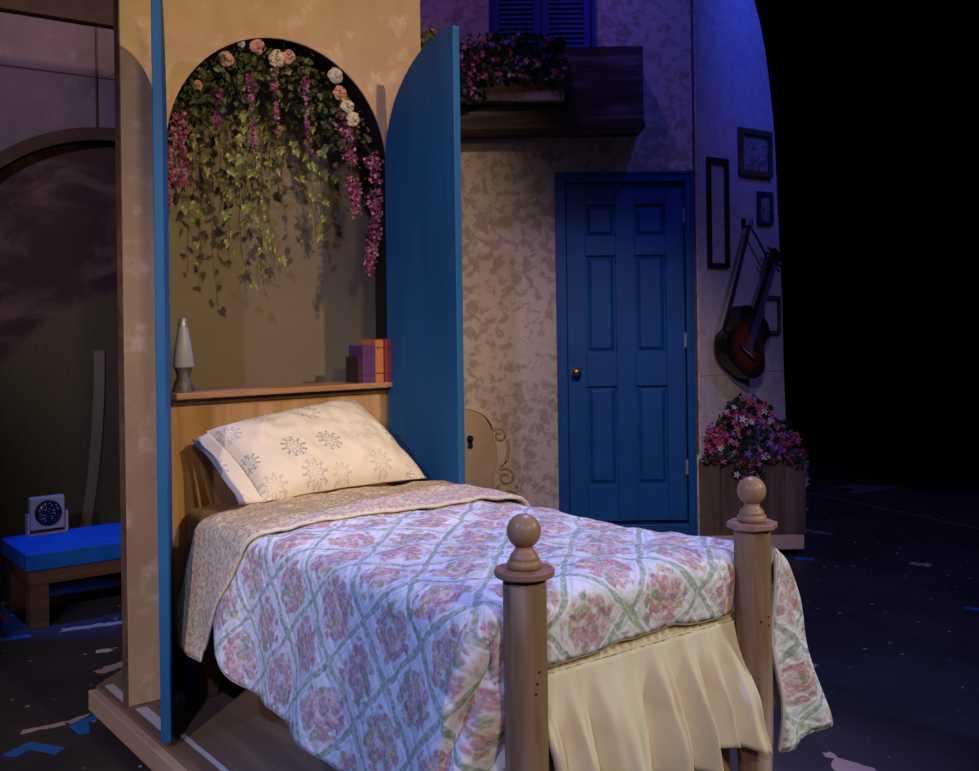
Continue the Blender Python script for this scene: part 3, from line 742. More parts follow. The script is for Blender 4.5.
def hdr(u, v):
    s_ = .285+u*.685; ph = u*150+4*nz(u*14, 1)
    return (s_, 1.812+.012*v+.004*math.sin(ph)+.004*math.sin(v*PI), .712-v*.06-.012*math.sin(u*3)*0)
m = M(); m.grid(hdr, lin(0, 1, 420), lin(0, 1, 8), lambda u, v: (u*1.4, v*.05)); m.part('gathered_header', 'skirt_yellow', SK, solid=.002)
m = M(); m.tube([(.285+u*.685, 1.826+.002*math.sin(u*150), .656) for u in lin(0, 1, 260)], .0045, 6); m.part('gathering_seam', 'skirt_header', SK)
def ruf_side(s0, sg, t0, t1, z0, z1, seed):
    def fn(u, v):
        ph = u*22+seed; return (s0+sg*(.03*v+(.004+.016*v)*math.sin(ph)), t0+(t1-t0)*u, z0+(z1-z0)*v)
    return fn
m = M(); m.grid(ruf_side(.205, -1, 1.35, 1.815, .66, .33, 1), lin(0, 1, 70), lin(0, 1, 14), lambda u, v: (u*.9, v*.3)); m.part('ruffle', 'skirt_yellow', SK, solid=.002)
m = M(); m.grid(ruf_side(1.075, 1, 1.30, 1.86, .66, .36, 2), lin(0, 1, 70), lin(0, 1, 14), lambda u, v: (u*.9, v*.3)); m.part('ruffle', 'skirt_yellow', SK, solid=.002)

# ---- pillow in its case
PW = T('pillow', AL, (.62, .2, .80), 'cream pillow printed with grey snowflake medallions, leaning on the headboard', 'pillow')
BLc, BRc, TLc, TRc = Vector((.335, .36, .825)), Vector((.985, .37, .838)), Vector((.240, .10, 1.050)), Vector((.850, .085, 1.120))
nrm = (BRc-BLc).cross(TLc-BLc).normalized()
if nrm.y < 0: nrm = -nrm
def pil(sgn):
    def fn(u, v):
        uu, vv = 2*u-1, 2*v-1
        pu = .012*math.cos(vv*PI/2)*0
        p = BLc.lerp(BRc, u).lerp(TLc.lerp(TRc, u), v)
        k = max(0, (1-abs(uu)**3.2))**.5*max(0, (1-abs(vv)**2.8))**.5
        c = BLc.lerp(BRc, .5).lerp(TLc.lerp(TRc, .5), .5)
        pin = .06*(1-abs(uu)**2)*abs(vv)**3+.05*(1-abs(vv)**2)*abs(uu)**3
        p = p.lerp(c, pin)
        wr = .010*nz(u*7, v*4, 3)+.007*nz(u*15, v*9, 5)
        return p+nrm*(sgn*k*(.105 if sgn > 0 else .055)+wr*(k+.15))+nrm*.03
    return fn
m = M(); m.grid(pil(1), lin(0, 1, 60), lin(0, 1, 44), lambda u, v: (u*.62, v*.36)); m.grid(pil(-1), lin(0, 1, 60), lin(0, 1, 44), lambda u, v: (u*.62+.31, v*.36+.2))
m.part('pillowcase', 'pillow_print', PW)
# open end of the case: a flap on the left side
fa, fb = pil(1)(0, .0), pil(1)(0, .97)
def flap(u, v):
    p = Vector(fa).lerp(Vector(fb), v)
    return p+Vector((-.055*u*(1-.4*v), -.03*u+.02*math.sin(v*7)*u, -.012*u+.008*math.sin(v*11+1)*u))+nrm*(.035*math.sin(v*PI)*(1-u)*.6+.02*math.sin(PI*v)*u)
m = M(); m.grid(flap, lin(0, 1, 10), lin(0, 1, 24), lambda u, v: (u*.06-.2, v*.36)); m.part('case_hem', 'pillow_print', PW, solid=.003)
m = M(); m.grid(lambda u, v: Vector(flap(u, v))+Vector((.006, -.05*u-.012, -.01)), lin(0, 1, 8), lin(0, 1, 20), lambda u, v: (u*.05+.7, v*.3+.5)); m.part('inner_hem', 'sheet_white', PW, solid=.003)

# ---- made-up box in place of a blue-lit shape by the bed head
bx = T('blue_stand_in', AL, (.33, -.02, .128), 'small made-up blue box standing in for a blue-lit shape behind the left door', 'box')
m = M(); m.box(.150, .192, .05, .13, .129, .25); m.part('stand_in_body', 'blue_lit_tint', bx, bevel=.004)
m = M(); m.box(.148, .194, .048, .132, .25, .29); m.part('stand_in_cap', 'blue_lit_tint', bx, bevel=.004)

# ================================================================== SHELF THINGS
ZS = 1.203
L = T('lava_lamp', AL, (.212, -.01, ZS), 'silver lava lamp with grey tapered globe at the left end of the shelf', 'lamp')
m = M(); m.lathe((.212, -.01, ZS), [(.039, 0), (.040, .006), (.034, .03), (.024, .052), (.023, .056), (.032, .088), (.0335, .092)], 24); m.part('base', 'pewter', L)
m = M(); m.lathe((.212, -.01, ZS), [(.035, .090), (.0375, .098), (.0285, .165), (.0165, .235)], 24); m.part('globe', 'lamp_glass', L)
m = M(); m.lathe((.212, -.01, ZS), [(.0175, .235), (.0175, .238), (.0125, .262), (.011, .264)], 20); m.part('cap', 'steel', L)
def book(a0, wd, h, dep, t1, mat, lab):
    b = T('book', AL, (a0+wd/2, t1-dep/2, ZS), lab, 'book', 'books at the right end of the shelf')
    m = M(); c = .0025
    m.box(a0, a0+c, t1-dep, t1, ZS, ZS+h); m.box(a0+wd-c, a0+wd, t1-dep, t1, ZS, ZS+h); m.box(a0+c, a0+wd-c, t1-c, t1, ZS, ZS+h)
    m.part('cover', mat, b, bevel=.001)
    m = M(); m.box(a0+c, a0+wd-c, t1-dep+.003, t1-c, ZS+.003, ZS+h-.004); m.part('pages', 'paper', b)
    for z in (.2, .8):
        m = M(); m.box(a0+.001, a0+wd-.001, t1, t1+.0012, ZS+h*z, ZS+h*z+.004); m.part('spine_band', 'brass', b)
book(.905, .016, .105, .10, .036, 'book_dark', 'thin dark book, leftmost of the row on the shelf')
book(.922, .058, .148, .11, .040, 'book_purple', 'thick purple book between the dark and the orange book')
book(.981, .038, .170, .11, .040, 'book_orange', 'orange book between the purple and the red book')
book(1.020, .049, .172, .11, .052, 'book_red', 'dark red book, rightmost of the row beside the blue door')

# ================================================================== GREENERY
def ivy_mesh(name, mat, sc=1):
    o = [(0, 0), (.22, -.10), (.42, .02), (.34, .22), (.50, .45), (.24, .48), (0, 1.0), (-.24, .48), (-.50, .45), (-.34, .22), (-.42, .02), (-.22, -.10)]
    v = [(0, .35, .06)]+[(x, y, -.10*abs(x)*2-.12*(y > .8)) for x, y in o]
    f = [(0, i+1, (i+1) % 12+1) for i in range(12)]
    me = bpy.data.meshes.new(name); me.from_pydata([(x*sc, y*sc, z*sc) for x, y, z in v], [], f); me.materials.append(MATS[mat]); return me
ivyA = ivy_mesh('ivy_leaf', 'ivy_leaf', .042); ivyB = ivy_mesh('ivy_leaf_brown', 'ivy_leaf_brown', .037)
def vine(pts, n, seed, lab):
    rnd = random.Random(seed)
    s0, t0, z0 = pts[0]
    th = T('ivy_vine', AL, (s0, t0, z0), lab, 'vine', 'ivy vines hanging in the arch')
    P = [Vector(p) for p in pts]; path = []
    for i in range(len(P)-1):
        for k in range(6): path.append(P[i].lerp(P[i+1], k/6)+Vector((rnd.uniform(-.006, .006), rnd.uniform(-.006, .006), 0)))
    path.append(P[-1])
    m = M(); m.tube(path, .0016, 5); m.part('stem', 'stem_green', th)
    for k in range(n):
        f = (.18+.82*(k+rnd.random()*.7)/n)*(len(path)-1); i = min(int(f), len(path)-2); p = path[i].lerp(path[i+1], f-i)
        p = p+Vector((rnd.uniform(-.022, .022), rnd.uniform(-.004, .028), rnd.uniform(-.012, .012)))
        o = place('leaf', ivyA if rnd.random() < .8 else ivyB, th.e, (p.x-s0, -(p.y-t0), p.z-z0),
                  (R(-90+rnd.uniform(-40, 60)), R(rnd.uniform(-35, 35)), R(rnd.uniform(-60, 60))), rnd.uniform(.75, 1.25))
vl = 'thin ivy vine with small variegated leaves hanging in the arch'
# (s at top, z top, s at bottom, z bottom, leaves)
VN = [(.29, 2.33, .29, 1.98, 10), (.34, 2.38, .33, 1.86, 12), (.39, 2.40, .385, 1.68, 19), (.43, 2.42, .44, 1.66, 22), (.47, 2.43, .50, 1.57, 26),
      (.50, 2.45, .50, 1.78, 20), (.55, 2.45, .53, 1.86, 18), (.60, 2.46, .60, 1.64, 22), (.63, 2.46, .655, 1.62, 20), (.67, 2.45, .67, 1.94, 14),
      (.74, 2.44, .76, 1.78, 14), (.79, 2.42, .80, 1.84, 12), (.70, 2.45, .72, 2.0, 11), (.58, 2.45, .56, 1.95, 14), (.47, 2.43, .47, 1.9, 14), (.40, 2.4, .395, 1.95, 12), (.84, 2.38, .83, 2.0, 8)]
for i, (a0, z0, a1, z1, n) in enumerate(VN):
    rnd = random.Random(100+i); t = -.28+rnd.uniform(-.08, .08); a0 += .03+.16*(a0-.45); a1 += .035+.22*(a1-.45)
    mid = [(a0+(a1-a0)*k/3+rnd.uniform(-.02, .02), t+rnd.uniform(-.02, .02), z0+(z1-z0)*k/3) for k in range(1, 3)]
    vine([(a0, t, z0)]+mid+[(a1, t, z1)], int(n*.72), i, vl)
# wisteria strands
def petalcloud(m, c, n, spread, size, rnd, cup=.5):
    for _ in range(n):
        p = Vector(c)+Vector((rnd.gauss(0, spread[0]), rnd.gauss(0, spread[1]), rnd.gauss(0, spread[2])))
        d = Vector((rnd.uniform(-1, 1), rnd.uniform(-.3, 1), rnd.uniform(-.7, .7))).normalized()
        x = d.orthogonal().normalized(); x = Matrix.Rotation(rnd.uniform(0, 6.3), 3, d) @ x; y = d.cross(x); z = size*rnd.uniform(.7, 1.3)
        b = len(m.v); m.v += [tuple(p-x*z*.5), tuple(p+y*z*.45+d*z*.15), tuple(p+x*z*.6), tuple(p-y*z*.45+d*z*.15)]
        m.f += [(b, b+1, b+2), (b, b+2, b+3)]
def wisteria(pts, wid, mats, lab, seed, dens=1.0):
    rnd = random.Random(seed); s0, t0, z0 = pts[0]
    th = T('wisteria_strand', AL, (s0, t0, z0), lab, 'flower strand', 'wisteria strands in the arch')
    P = [Vector(p) for p in pts]
    m = M(); m.tube(P, .002, 5); m.part('stem', 'stem_green', th)
    wid *= 1.25
    tot = sum((P[i+1]-P[i]).length for i in range(len(P)-1))
    for mi, mt in enumerate(mats):
        m = M(); nn = int(tot*55*dens/len(mats)*2.0)
        for k in range(nn):
            f = rnd.random()*(len(P)-1); i = min(int(f), len(P)-2); p = P[i].lerp(P[i+1], f-i)
            kk = f/(len(P)-1); wk = wid*(1-.45*kk)
            petalcloud(m, p, 7, (wk*.45, wk*.4, .010), .015, rnd)
        m.part('blossoms', mt, th, smooth=False, recalc=False)
    m = M()
    petalcloud(m, P[-1]+Vector((0, 0, -.02)), 8, (.008, .008, .014), .015, rnd); m.part('tip_leaves', 'foliage_dark', th, smooth=False, recalc=False)
W2 = ['wisteria_pink', 'wisteria_deep']
wisteria([(.222, -.06, 2.21), (.228, -.06, 2.08), (.238, -.06, 1.95)], .030, W2, 'thick pink wisteria strand at the left side of the arch', 1, 1.6)
wisteria([(.172, -.02, 2.08), (.168, -.02, 1.96), (.168, -.02, 1.86)], .016, W2, 'narrow pink wisteria strand half hidden by the left door', 2, 1.2)
wisteria([(.50, -.04, 2.40), (.50, -.04, 2.28), (.51, -.04, 2.10)], .016, W2, 'wisteria strand left of the arch centre, with two plump magenta heads', 3, .9)
wisteria([(.60, -.04, 2.45), (.60, -.04, 2.33), (.61, -.04, 2.16)], .012, ['wisteria_red', 'wisteria_pink'], 'thin reddish wisteria strand hanging from the arch centre', 4, .9)
wisteria([(.73, -.04, 2.42), (.73, -.04, 2.30), (.745, -.04, 2.10)], .012, W2, 'thin magenta wisteria strand right of the arch centre', 5, .9)
wisteria([(.90, -.05, 2.30), (.925, -.05, 2.16), (.945, -.05, 1.98), (.955, -.05, 1.90)], .036, W2, 'thick pink wisteria strand hanging below the cream roses', 6, 1.7)
wisteria([(1.028, -.03, 2.12), (1.036, -.03, 1.96), (1.03, -.03, 1.80), (.995, -.03, 1.66)], .031, W2, 'long pink wisteria strand along the right side of the arch', 7, 1.8)
wisteria([(.38, -.05, 2.32), (.375, -.05, 2.24), (.37, -.05, 2.19)], .016, ['wisteria_deep'], 'short dark plum wisteria strand on the left of the arch', 8, 1.0)
# roses
def rose(a, z, rad, mat, lab, t=-.02):
    th = T('rose', AL, (a, t, z), lab, 'rose', 'silk roses along the arch')
    def ring(n, r0, r1, tilt, wdt, zz):
        m = M()
        for k in range(n):
            an_ = 2*PI*k/n+zz
            d = Vector((math.cos(an_), 0, math.sin(an_))); sd = Vector((-math.sin(an_), 0, math.cos(an_)))
            for j in range(3):
                pass
            def fn(u, v):
                rr = r0+(r1-r0)*v; c = Vector((a, t, z))+d*rr*math.cos((u-.5)*1.2)+sd*(u-.5)*wdt*math.sin(min(1, v*1.1+.25)*PI*.55)
                c.y += tilt*(1-v)*.9*rad+(.25*rad*math.sin(v*PI))-(.12*rad*v*v); c += Vector((nz(a*90+k*3, v*2, u*2), nz(k*5+a*50, u*3, v), nz(k*7, z*80, v*3+u)))*rad*.38; return c
            m.grid(fn, lin(0, 1, 5), lin(0, 1, 4))
        return m
    ring(6, rad*.25, rad*1.12, .35, rad*1.15, 0).part('outer_petals', mat, th, recalc=False)
    ring(5, rad*.12, rad*.68, 1.0, rad*.85, .5).part('middle_petals', mat, th, recalc=False)
    m = M(); m.tube([(a, t+rad*.2, z), (a, t+rad*.6, z), (a, t+rad*.95, z), (a, t+rad*1.0, z)], [rad*.22, rad*.30, rad*.16, rad*.02], 9); m.part('bud', mat, th)
    m = M(); m.tube([(a, t-.03, z), (a, t+rad*.3, z)], [.003, rad*.4], 7); m.part('calyx', 'stem_green', th)
rose(.522, 2.492, .028, 'rose_peach', 'large peach rose at the crown of the arch')
rose(.600, 2.455, .030, 'rose_cream', 'large cream rose just right of the peach crown rose')
rose(.648, 2.470, .026, 'rose_peach', 'peach rose tucked behind the large cream rose')
rose(.395, 2.425, .026, 'rose_peach', 'dusty peach rose left of the crown')
rose(.455, 2.492, .014, 'rose_white', 'tiny white rose near the crown')
rose(.285, 2.315, .016, 'rose_peach', 'small pale peach rose low on the left curve')
rose(.855, 2.425, .030, 'rose_white', 'big white rose at the upper right of the arch')
rose(.872, 2.36, .026, 'rose_peach', 'faded peach rose under the big white rose')
rose(.905, 2.31, .025, 'rose_cream', 'greenish cream rose in the right-hand cluster')
rose(.930, 2.26, .026, 'rose_cream', 'lowest cream rose of the right-hand cluster')
# dense foliage at the crown
rnd = random.Random(5); m = M()
for _ in range(1700):
    x = rnd.uniform(-1, 1); th_ = x*1.25
    rr = AR-(.02 if x > .25 else .008)-abs(rnd.gauss(0, .065))
    a = C0+rr*math.sin(th_); z = AZ+rr*math.cos(th_)-.01
    if abs(x) < .75 and rnd.random() < .5: z -= rnd.random()*.05
    petalcloud(m, (a, rnd.uniform(-.24, -.05 if x > .25 else -.005), z), 1, (.01, .01, .01), .026, rnd)
m.thing('arch_foliage', 'foliage_dark', AL, (C0, -.14, 2.3), 'dense dark green leaves massed under the crown of the arch', 'foliage', kind='stuff')

# blossoms for the planters
def blossom_mesh(name, mat):
    v = [(0, 0, .0)]; f = []
    for k in range(5):
        a = 2*PI*k/5; i = len(v)
        v += [(.5*math.cos(a-.45), .5*math.sin(a-.45), .16), (.95*math.cos(a), .95*math.sin(a), .22), (.5*math.cos(a+.45), .5*math.sin(a+.45), .16)]
        f += [(0, i, i+1), (0, i+1, i+2)]
    i = len(v); fm = [0]*len(f)
    v += [(.16*math.cos(2*PI*k/5), .16*math.sin(2*PI*k/5), .12) for k in range(5)]+[(0, 0, .26)]
    f += [(i+k, i+(k+1) % 5, i+5) for k in range(5)]; fm += [1]*5
    me = bpy.data.meshes.new(name); me.from_pydata([(x*.024, y*.024, z*.024) for x, y, z in v], [], f)
    me.materials.append(MATS[mat]); me.materials.append(MATS['blossom_heart']); me.polygons.foreach_set('material_index', fm); return me
BL = {c: blossom_mesh('blossom', 'petal_'+c) for c in ('magenta', 'violet', 'pink', 'white', 'red')}
def flowers(name, fr, org, lab, cat, sampler, nb, nl, seed, pick, size=1, leafmat_='house_foliage'):
    rnd = random.Random(seed); th = T(name, fr, org, lab, cat)
    m = M()
    for _ in range(nl): petalcloud(m, sampler(rnd, False), 1, (.008,)*3, .036, rnd)
    m.part('foliage', leafmat_, th, smooth=False, recalc=False, kind='stuff')
    for _ in range(nb):
        p = sampler(rnd, True); c = pick(rnd, p)
        place('blossom', BL[c], th.e, (p[0]-org[0], -(p[1]-org[1]), p[2]-org[2]), (R(90+rnd.uniform(-45, 35)), 0, R(rnd.uniform(-50, 50))), size*rnd.uniform(.75, 1.25))
    return th

# ---- balcony
B_ = T('balcony_box', HB, (.38, .30, 2.52), 'dark streaky brown wooden balcony front under the shutters', 'balcony')
for k, (z0, z1) in enumerate(((2.568, 2.712), (2.714, 2.857), (2.859, 3.002))):
    m = M(); m.box(-.55, .900, .275, .30, z0, z1); m.part('plank', 'balcony_wood', B_, bevel=.001)
m = M(); m.box(-.55, .907, .0, .31, 2.535, 2.566); m.part('bottom_beam', 'balcony_wood', B_, bevel=.003)
m = M(); m.box(.875, .900, .0, .275, 2.568, 3.002); m.part('end_board', 'balcony_wood', B_, bevel=.002)
bp = T('window_box', HB, (.2, .36, 2.66), 'small dark wooden flower box hung on the balcony front', 'planter')
m = M(); m.box(-.16, .435, .415, .432, 2.67, 2.86); m.part('front_board', 'balcony_wood', bp, bevel=.002)
m = M(); m.box(.42, .435, .302, .415, 2.67, 2.86); m.part('end_board', 'balcony_wood', bp, bevel=.002)
m = M(); m.box(-.16, -.145, .302, .415, 2.67, 2.86); m.part('end_board', 'balcony_wood', bp, bevel=.002)
m = M(); m.box(-.145, .42, .302, .415, 2.67, 2.685); m.part('bottom_board', 'balcony_wood', bp)
def smp_box(rnd, front):
    a = rnd.uniform(-.15, .44); k = 1-abs((a-.16)/.36)**2
    z = 2.87+rnd.uniform(0, .14+.04*k) if rnd.random() > .22 else 2.87-rnd.random()*.10
    if a < .0 and rnd.random() < .5: z = 2.88-rnd.random()*.22
    t = rnd.uniform(.33, .46) if z > 2.87 else rnd.uniform(.435, .47)
    return (a, t+(.03 if front else 0), z)
flowers('balcony_flowers', HB, (.16, .37, 2.86), 'magenta and violet flowers spilling from the balcony flower box', 'flowers', smp_box, 95, 900, 11,
        lambda r, p: r.choices(['magenta', 'violet', 'pink', 'white', 'red'], [3, 3, 2, .8, 1])[0], .85)
def smp_l(rnd, front): return (rnd.uniform(-.44, -.27), rnd.uniform(.33, .42)+(.03 if front else 0), 2.92+rnd.uniform(0, .17))
flowers('balcony_flowers', HB, (-.36, .37, 2.9), 'red flowers and green leaves peeking between the arch wall and the right blue door', 'flowers', smp_l, 22, 200, 12,
        lambda r, p: r.choices(['red', 'pink', 'magenta'], [3, 1, 1])[0], .8, 'ivy_leaf')

# ---- planter at the right
Pn = T('planter_box', HB, (1.57, .0, .13), 'weathered brown plank planter box standing on the corner platform', 'planter')
for k in range(5):
    a0 = 1.248+k*.128; m = M(); m.box(a0, a0+.1265, -.012, .012, .132, .590+.006*math.sin(k*2)); m.part('front_plank', 'planter_wood', Pn, bevel=.002)
m = M(); m.slab([(1.868, -.012), (1.888, -.012), (1.888, -.30), (1.868, -.30)], .132, .592); m.part('side_board', 'planter_wood', Pn, bevel=.002)
m = M(); m.slab([(1.25, -.012), (1.27, -.012), (1.868, -.30), (1.868, -.32)], .132, .58); m.part('back_board', 'planter_wood', Pn)
m = M(); m.slab([(1.27, -.014), (1.866, -.014), (1.866, -.30)], .50, .53); m.part('soil', 'rubber', Pn)
def smp_pl(rnd, front):
    r = rnd.random()
    if r < .12: return (1.545+rnd.gauss(0, .035), .03+rnd.random()*.02, .59-rnd.random()*.13)
    if r < .18: return (1.905+rnd.random()*.015, -.05-rnd.random()*.1, .6-rnd.random()*.34)
    if r < .36: return (rnd.uniform(1.27, 1.87), .015+rnd.random()*.03, .60+rnd.gauss(0, .02))
    an_ = rnd.uniform(.0, PI); rr = rnd.random()**.5
    if front: rr = .35+.65*rr
    a = 1.575+.30*rr*math.cos(an_); z = .60+.35*rr*math.sin(an_)
    if z > .8: a = 1.575+(a-1.575)*.75
    return (a, (.03 if front else -.04)-.10*rr*math.sin(an_)+rnd.uniform(-.03, .03), z)
flowers('planter_flowers', HB, (1.575, -.03, .59), 'bushy magenta and violet flowers filling the planter box under the guitar', 'flowers', smp_pl, 230, 1300, 21,
        lambda r, p: r.choices(['magenta', 'pink', 'violet', 'white', 'red'], [3, 1.6, 3.5 if p[0] > 1.58 else .6, .9, 1.5])[0], 1.05)

# ---- frames on the return wall
def frame(a0, a1, z0, z1, wd, mat, lab, pic=None, t0=.001, th_=.022, matt=None, group='picture frames on the return wall'):
    f = T('picture_frame', HR, ((a0+a1)/2, t0, z0), lab, 'frame', group)
    for (p, q, r_, s_) in ((a0, a0+wd, z0, z1), (a1-wd, a1, z0, z1), (a0+wd, a1-wd, z0, z0+wd), (a0+wd, a1-wd, z1-wd, z1)):
        m = M(); m.box(p, q, t0, t0+th_, r_, s_); m.part('moulding', mat, f, bevel=.003)
    if pic:
        m = M(); m.box(a0+wd, a1-wd, t0, t0+.006, z0+wd, z1-wd); m.part('picture', pic, f)
    if matt:
        for (p, q, r_, s_) in ((a0+wd, a0+wd+matt, z0+wd, z1-wd), (a1-wd-matt, a1-wd, z0+wd, z1-wd), (a0+wd+matt, a1-wd-matt, z0+wd, z0+wd+matt), (a0+wd+matt, a1-wd-matt, z1-wd-matt, z1-wd)):
            m = M(); m.box(p, q, t0+.006, t0+.009, r_, s_); m.part('mount', 'frame_brown', f)
frame(.105, .300, 1.745, 2.418, .028, 'frame_dark', 'tall narrow empty dark frame beside the blue door')
frame(.408, .738, 2.33, 2.63, .038, 'frame_brown', 'brown frame with a sketchy landscape print, highest on the wall', 'picture_print')
frame(.587, .737, 2.03, 2.24, .022, 'frame_blue', 'small dark blue framed picture below the landscape print', 'picture_print')
frame(.600, .800, 1.325, 1.575, .026, 'frame_brown', 'brown frame half hidden behind the guitar', 'house_return_paint')

# ---- guitar
G = bpy.data.objects.new('guitar', None); COL.objects.link(G); G.empty_display_size = .1
tag(G, 'dark red sunburst acoustic guitar hanging by its strap on the return wall', 'guitar')
gp = HR.w(.235, .045, 1.11)
G.matrix_world = Matrix.Translation(gp) @ Matrix.Rotation(HR.a, 4, 'Z') @ Matrix.Rotation(R(32), 4, 'Y') @ Matrix.Rotation(R(-4), 4, 'X') @ Matrix.Diagonal((1.5, 1.2, 1.06, 1))
class G_: pass
gt = G_(); gt.e = G; gt.org = (0, 0, 0)
def outline(k=1):
    pr = [(0, .0), (.06, .004), (.105, .03), (.135, .085), (.138, .13), (.120, .18), (.098, .225), (.094, .25), (.100, .285), (.108, .32), (.100, .355), (.070, .385), (.03, .394), (0, .395)]
    return pr
pr = outline()
half = cr(pr)
loop = half+[(-x, z) for x, z in half[-2:0:-1]]
m = M(); m.prism([(x*.985, z*.985+.003) for x, z in loop], .0, .075); m.part('body', 'guitar_black', gt, bevel=.003)
m = M(); m.prism([(x*.975, z*.975+.005) for x, z in loop], .075, .079); m.part('soundboard', 'sunburst', gt, label='red sunburst soundboard')
for z_ in (.0795,):
    m = M(); n = 28
    m.lathe((0, 0, 0), [(.0, 0)], 3) if False else None
    ring = [(.042*math.cos(2*PI*k/n), .27+.042*math.sin(2*PI*k/n)) for k in range(n)]; m.prism(ring, .0785, .0800); m.part('sound_hole', 'rubber', gt)
m = M(); m.box(-.06, .06, .079, .087, .105, .125); m.part('bridge', 'fretboard', gt, bevel=.003)
m = M(); m.box(-.036, .036, .087, .090, .118, .121); m.part('saddle', 'petal_white', gt)
m = M(); m.prism([(.02, .255), (.045, .24), (.075, .20), (.07, .165), (.03, .175), (.012, .22)], .079, .0805); m.part('pickguard', 'guitar_black', gt)
m = M(); m.prism([(-.017, .36), (.017, .36), (.014, .70), (-.014, .70)], .050, .072); m.part('neck', 'fretboard', gt, bevel=.006)
m = M(); m.prism([(-.018, .30), (.018, .30), (.0145, .70), (-.0145, .70)], .079-.003, .084); fb_ = m.part('fretboard', 'fretboard', gt)
for k in range(14):
    z = .70-.42*(1-.5**((k+1)/12)); wv = .0145+.003*(.70-z)/.4
    m = M(); m.box(-wv, wv, .084, .0852, z-.0008, z+.0008); m.part('fret', 'nickel', gt, fb_)
m = M(); m.prism([(-.021, .70), (.021, .70), (.030, .725), (.032, .82), (.020, .835), (-.020, .835), (-.032, .82), (-.030, .725)], .058, .074); hd = m.part('headstock', 'guitar_black', gt, bevel=.002)
for k in range(3):
    for s_ in (-1, 1):
        z = .735+k*.033; m = M(); m.tube([(s_*.030, .066, z), (s_*.046, .066, z)], .003, 6); m.tube([(s_*.044, .066, z), (s_*.056, .066, z)], [.008, .008], 8); m.tube([(s_*.018, .074, z), (s_*.018, .084, z)], .004, 6); m.part('tuning_peg', 'nickel', gt, hd)
for k in range(6):
    x = (k-2.5)/2.5; m = M(); m.tube([(x*.020, .090, .119), (x*.012, .088, .70), (x*.011, .080, .735)], .0005, 4); m.part('string', 'nickel', gt)
# strap and hook in wall coordinates
bpy.context.view_layer.update()
def gw(p): return HR.rot.inverted() @ (G.matrix_world @ Vector((p[0], -p[1], p[2])) - HR.o)
def gs(p): q = gw(p); return Vector((q.x, -q.y, q.z))
hook = Vector((.455, .05, 2.01))
tail = gs((-.135, .04, .16)); head = gs((-.0, .05, .74))
St = T('guitar_strap', HR, tuple(hook), 'black strap looped over a wall hook and holding the guitar', 'strap')
def ribbon(p, q, wd, name):
    d = (q-p).normalized(); sd = d.cross(Vector((0, 1, 0))).normalized()
    m = M()
    m.grid(lambda u, v: p.lerp(q, v)+sd*(u-.5)*wd+Vector((0, .004*math.sin(v*PI), 0)), [0, 1], lin(0, 1, 8)); m.part(name, 'strap_black', St, solid=.003)
ribbon(hook+Vector((-.004, 0, 0)), tail, .032, 'strap_band'); ribbon(hook+Vector((.004, 0, 0)), head, .016, 'strap_band')
Hk = T('wall_hook', HR, (.455, 0, 2.0), 'small dark double hook screwed to the wall above the guitar', 'hook')
m = M(); m.box(.435, .475, .0, .006, 2.0, 2.06); m.part('plate', 'iron', Hk, bevel=.001)
for a in (.443, .467):
    m = M(); m.tube([(a, .005, 2.015), (a, .035, 2.0), (a, .06, 2.01), (a, .066, 2.05)], .004, 8); m.part('prong', 'iron', Hk)

# ---- carved scroll panel leaning on the house wall
S = T('scroll_panel', HB, (-.2, .03, .12), 'tan arched panel with carved scroll edging, half hidden behind the right blue door', 'panel')
body = [(-.52, .12), (.09, .12), (.065, .30), (.03, .42), (.035, .52), (.06, .62), (.035, .70), (0, .80), (-.035, .86), (-.085, .905), (-.15, .925), (-.22, .928), (-.30, .91), (-.37, .86), (-.42, .78), (-.46, .70), (-.44, .6), (-.43, .5), (-.46, .3)]
m = M(); m.prism(body, .004, .028); m.part('board', 'scroll_tan', S, bevel=.004)
def spiral(cx, cz, r0, turns, start, sg):
    return [(cx+r0*(1-k/22*.8)*math.cos(start+sg*k/22*turns*2*PI), .034, cz+r0*(1-k/22*.8)*math.sin(start+sg*k/22*turns*2*PI)) for k in range(23)]
bandr = cr([(-.155, .935), (-.075, .925), (-.01, .88), (.022, .82), (.10, .76), (.132, .69), (.12, .585), (.152, .525), (.158, .46), (.14, .43), (.19, .385), (.208, .31), (.20, .20), (.19, .12)], 4)
bandl = cr([(-.155, .915), (-.085, .895), (-.03, .86), (.005, .805), (.012, .74), (.03, .68), (.032, .62), (.02, .56), (.008, .50), (.015, .44), (.012, .40), (.0, .34), (.0, .22), (.0, .12)], 4)
m = M(); m.strip(bandl, bandr, .006, .034); m.part('scroll_band', 'scroll_edge', S, bevel=.004)
for pts in (spiral(.052, .755, .045, 1.3, 2.4, -1), [(.10, .034, .73), (.105, .034, .66), (.09, .034, .60), (.06, .034, .56)], spiral(.085, .505, .058, 1.3, 2.2, -1),
            [(.045, .034, .46), (.03, .034, .40), (.035, .034, .35)], spiral(.115, .365, .062, 1.3, 2.0, -1), [(.17, .034, .33), (.175, .034, .25), (.165, .034, .15)]):
    m = M(); m.tube(pts, .010, 8); m.part('scroll', 'scroll_tan', S)
m = M(); m.tube([(-.125, .028, .735), (-.125, .040, .735)], .020, 14); m.prism([(-.135, .73), (-.115, .73), (-.110, .68), (-.140, .68)], .028, .040); m.part('keyhole', 'iron', S, label='black keyhole')

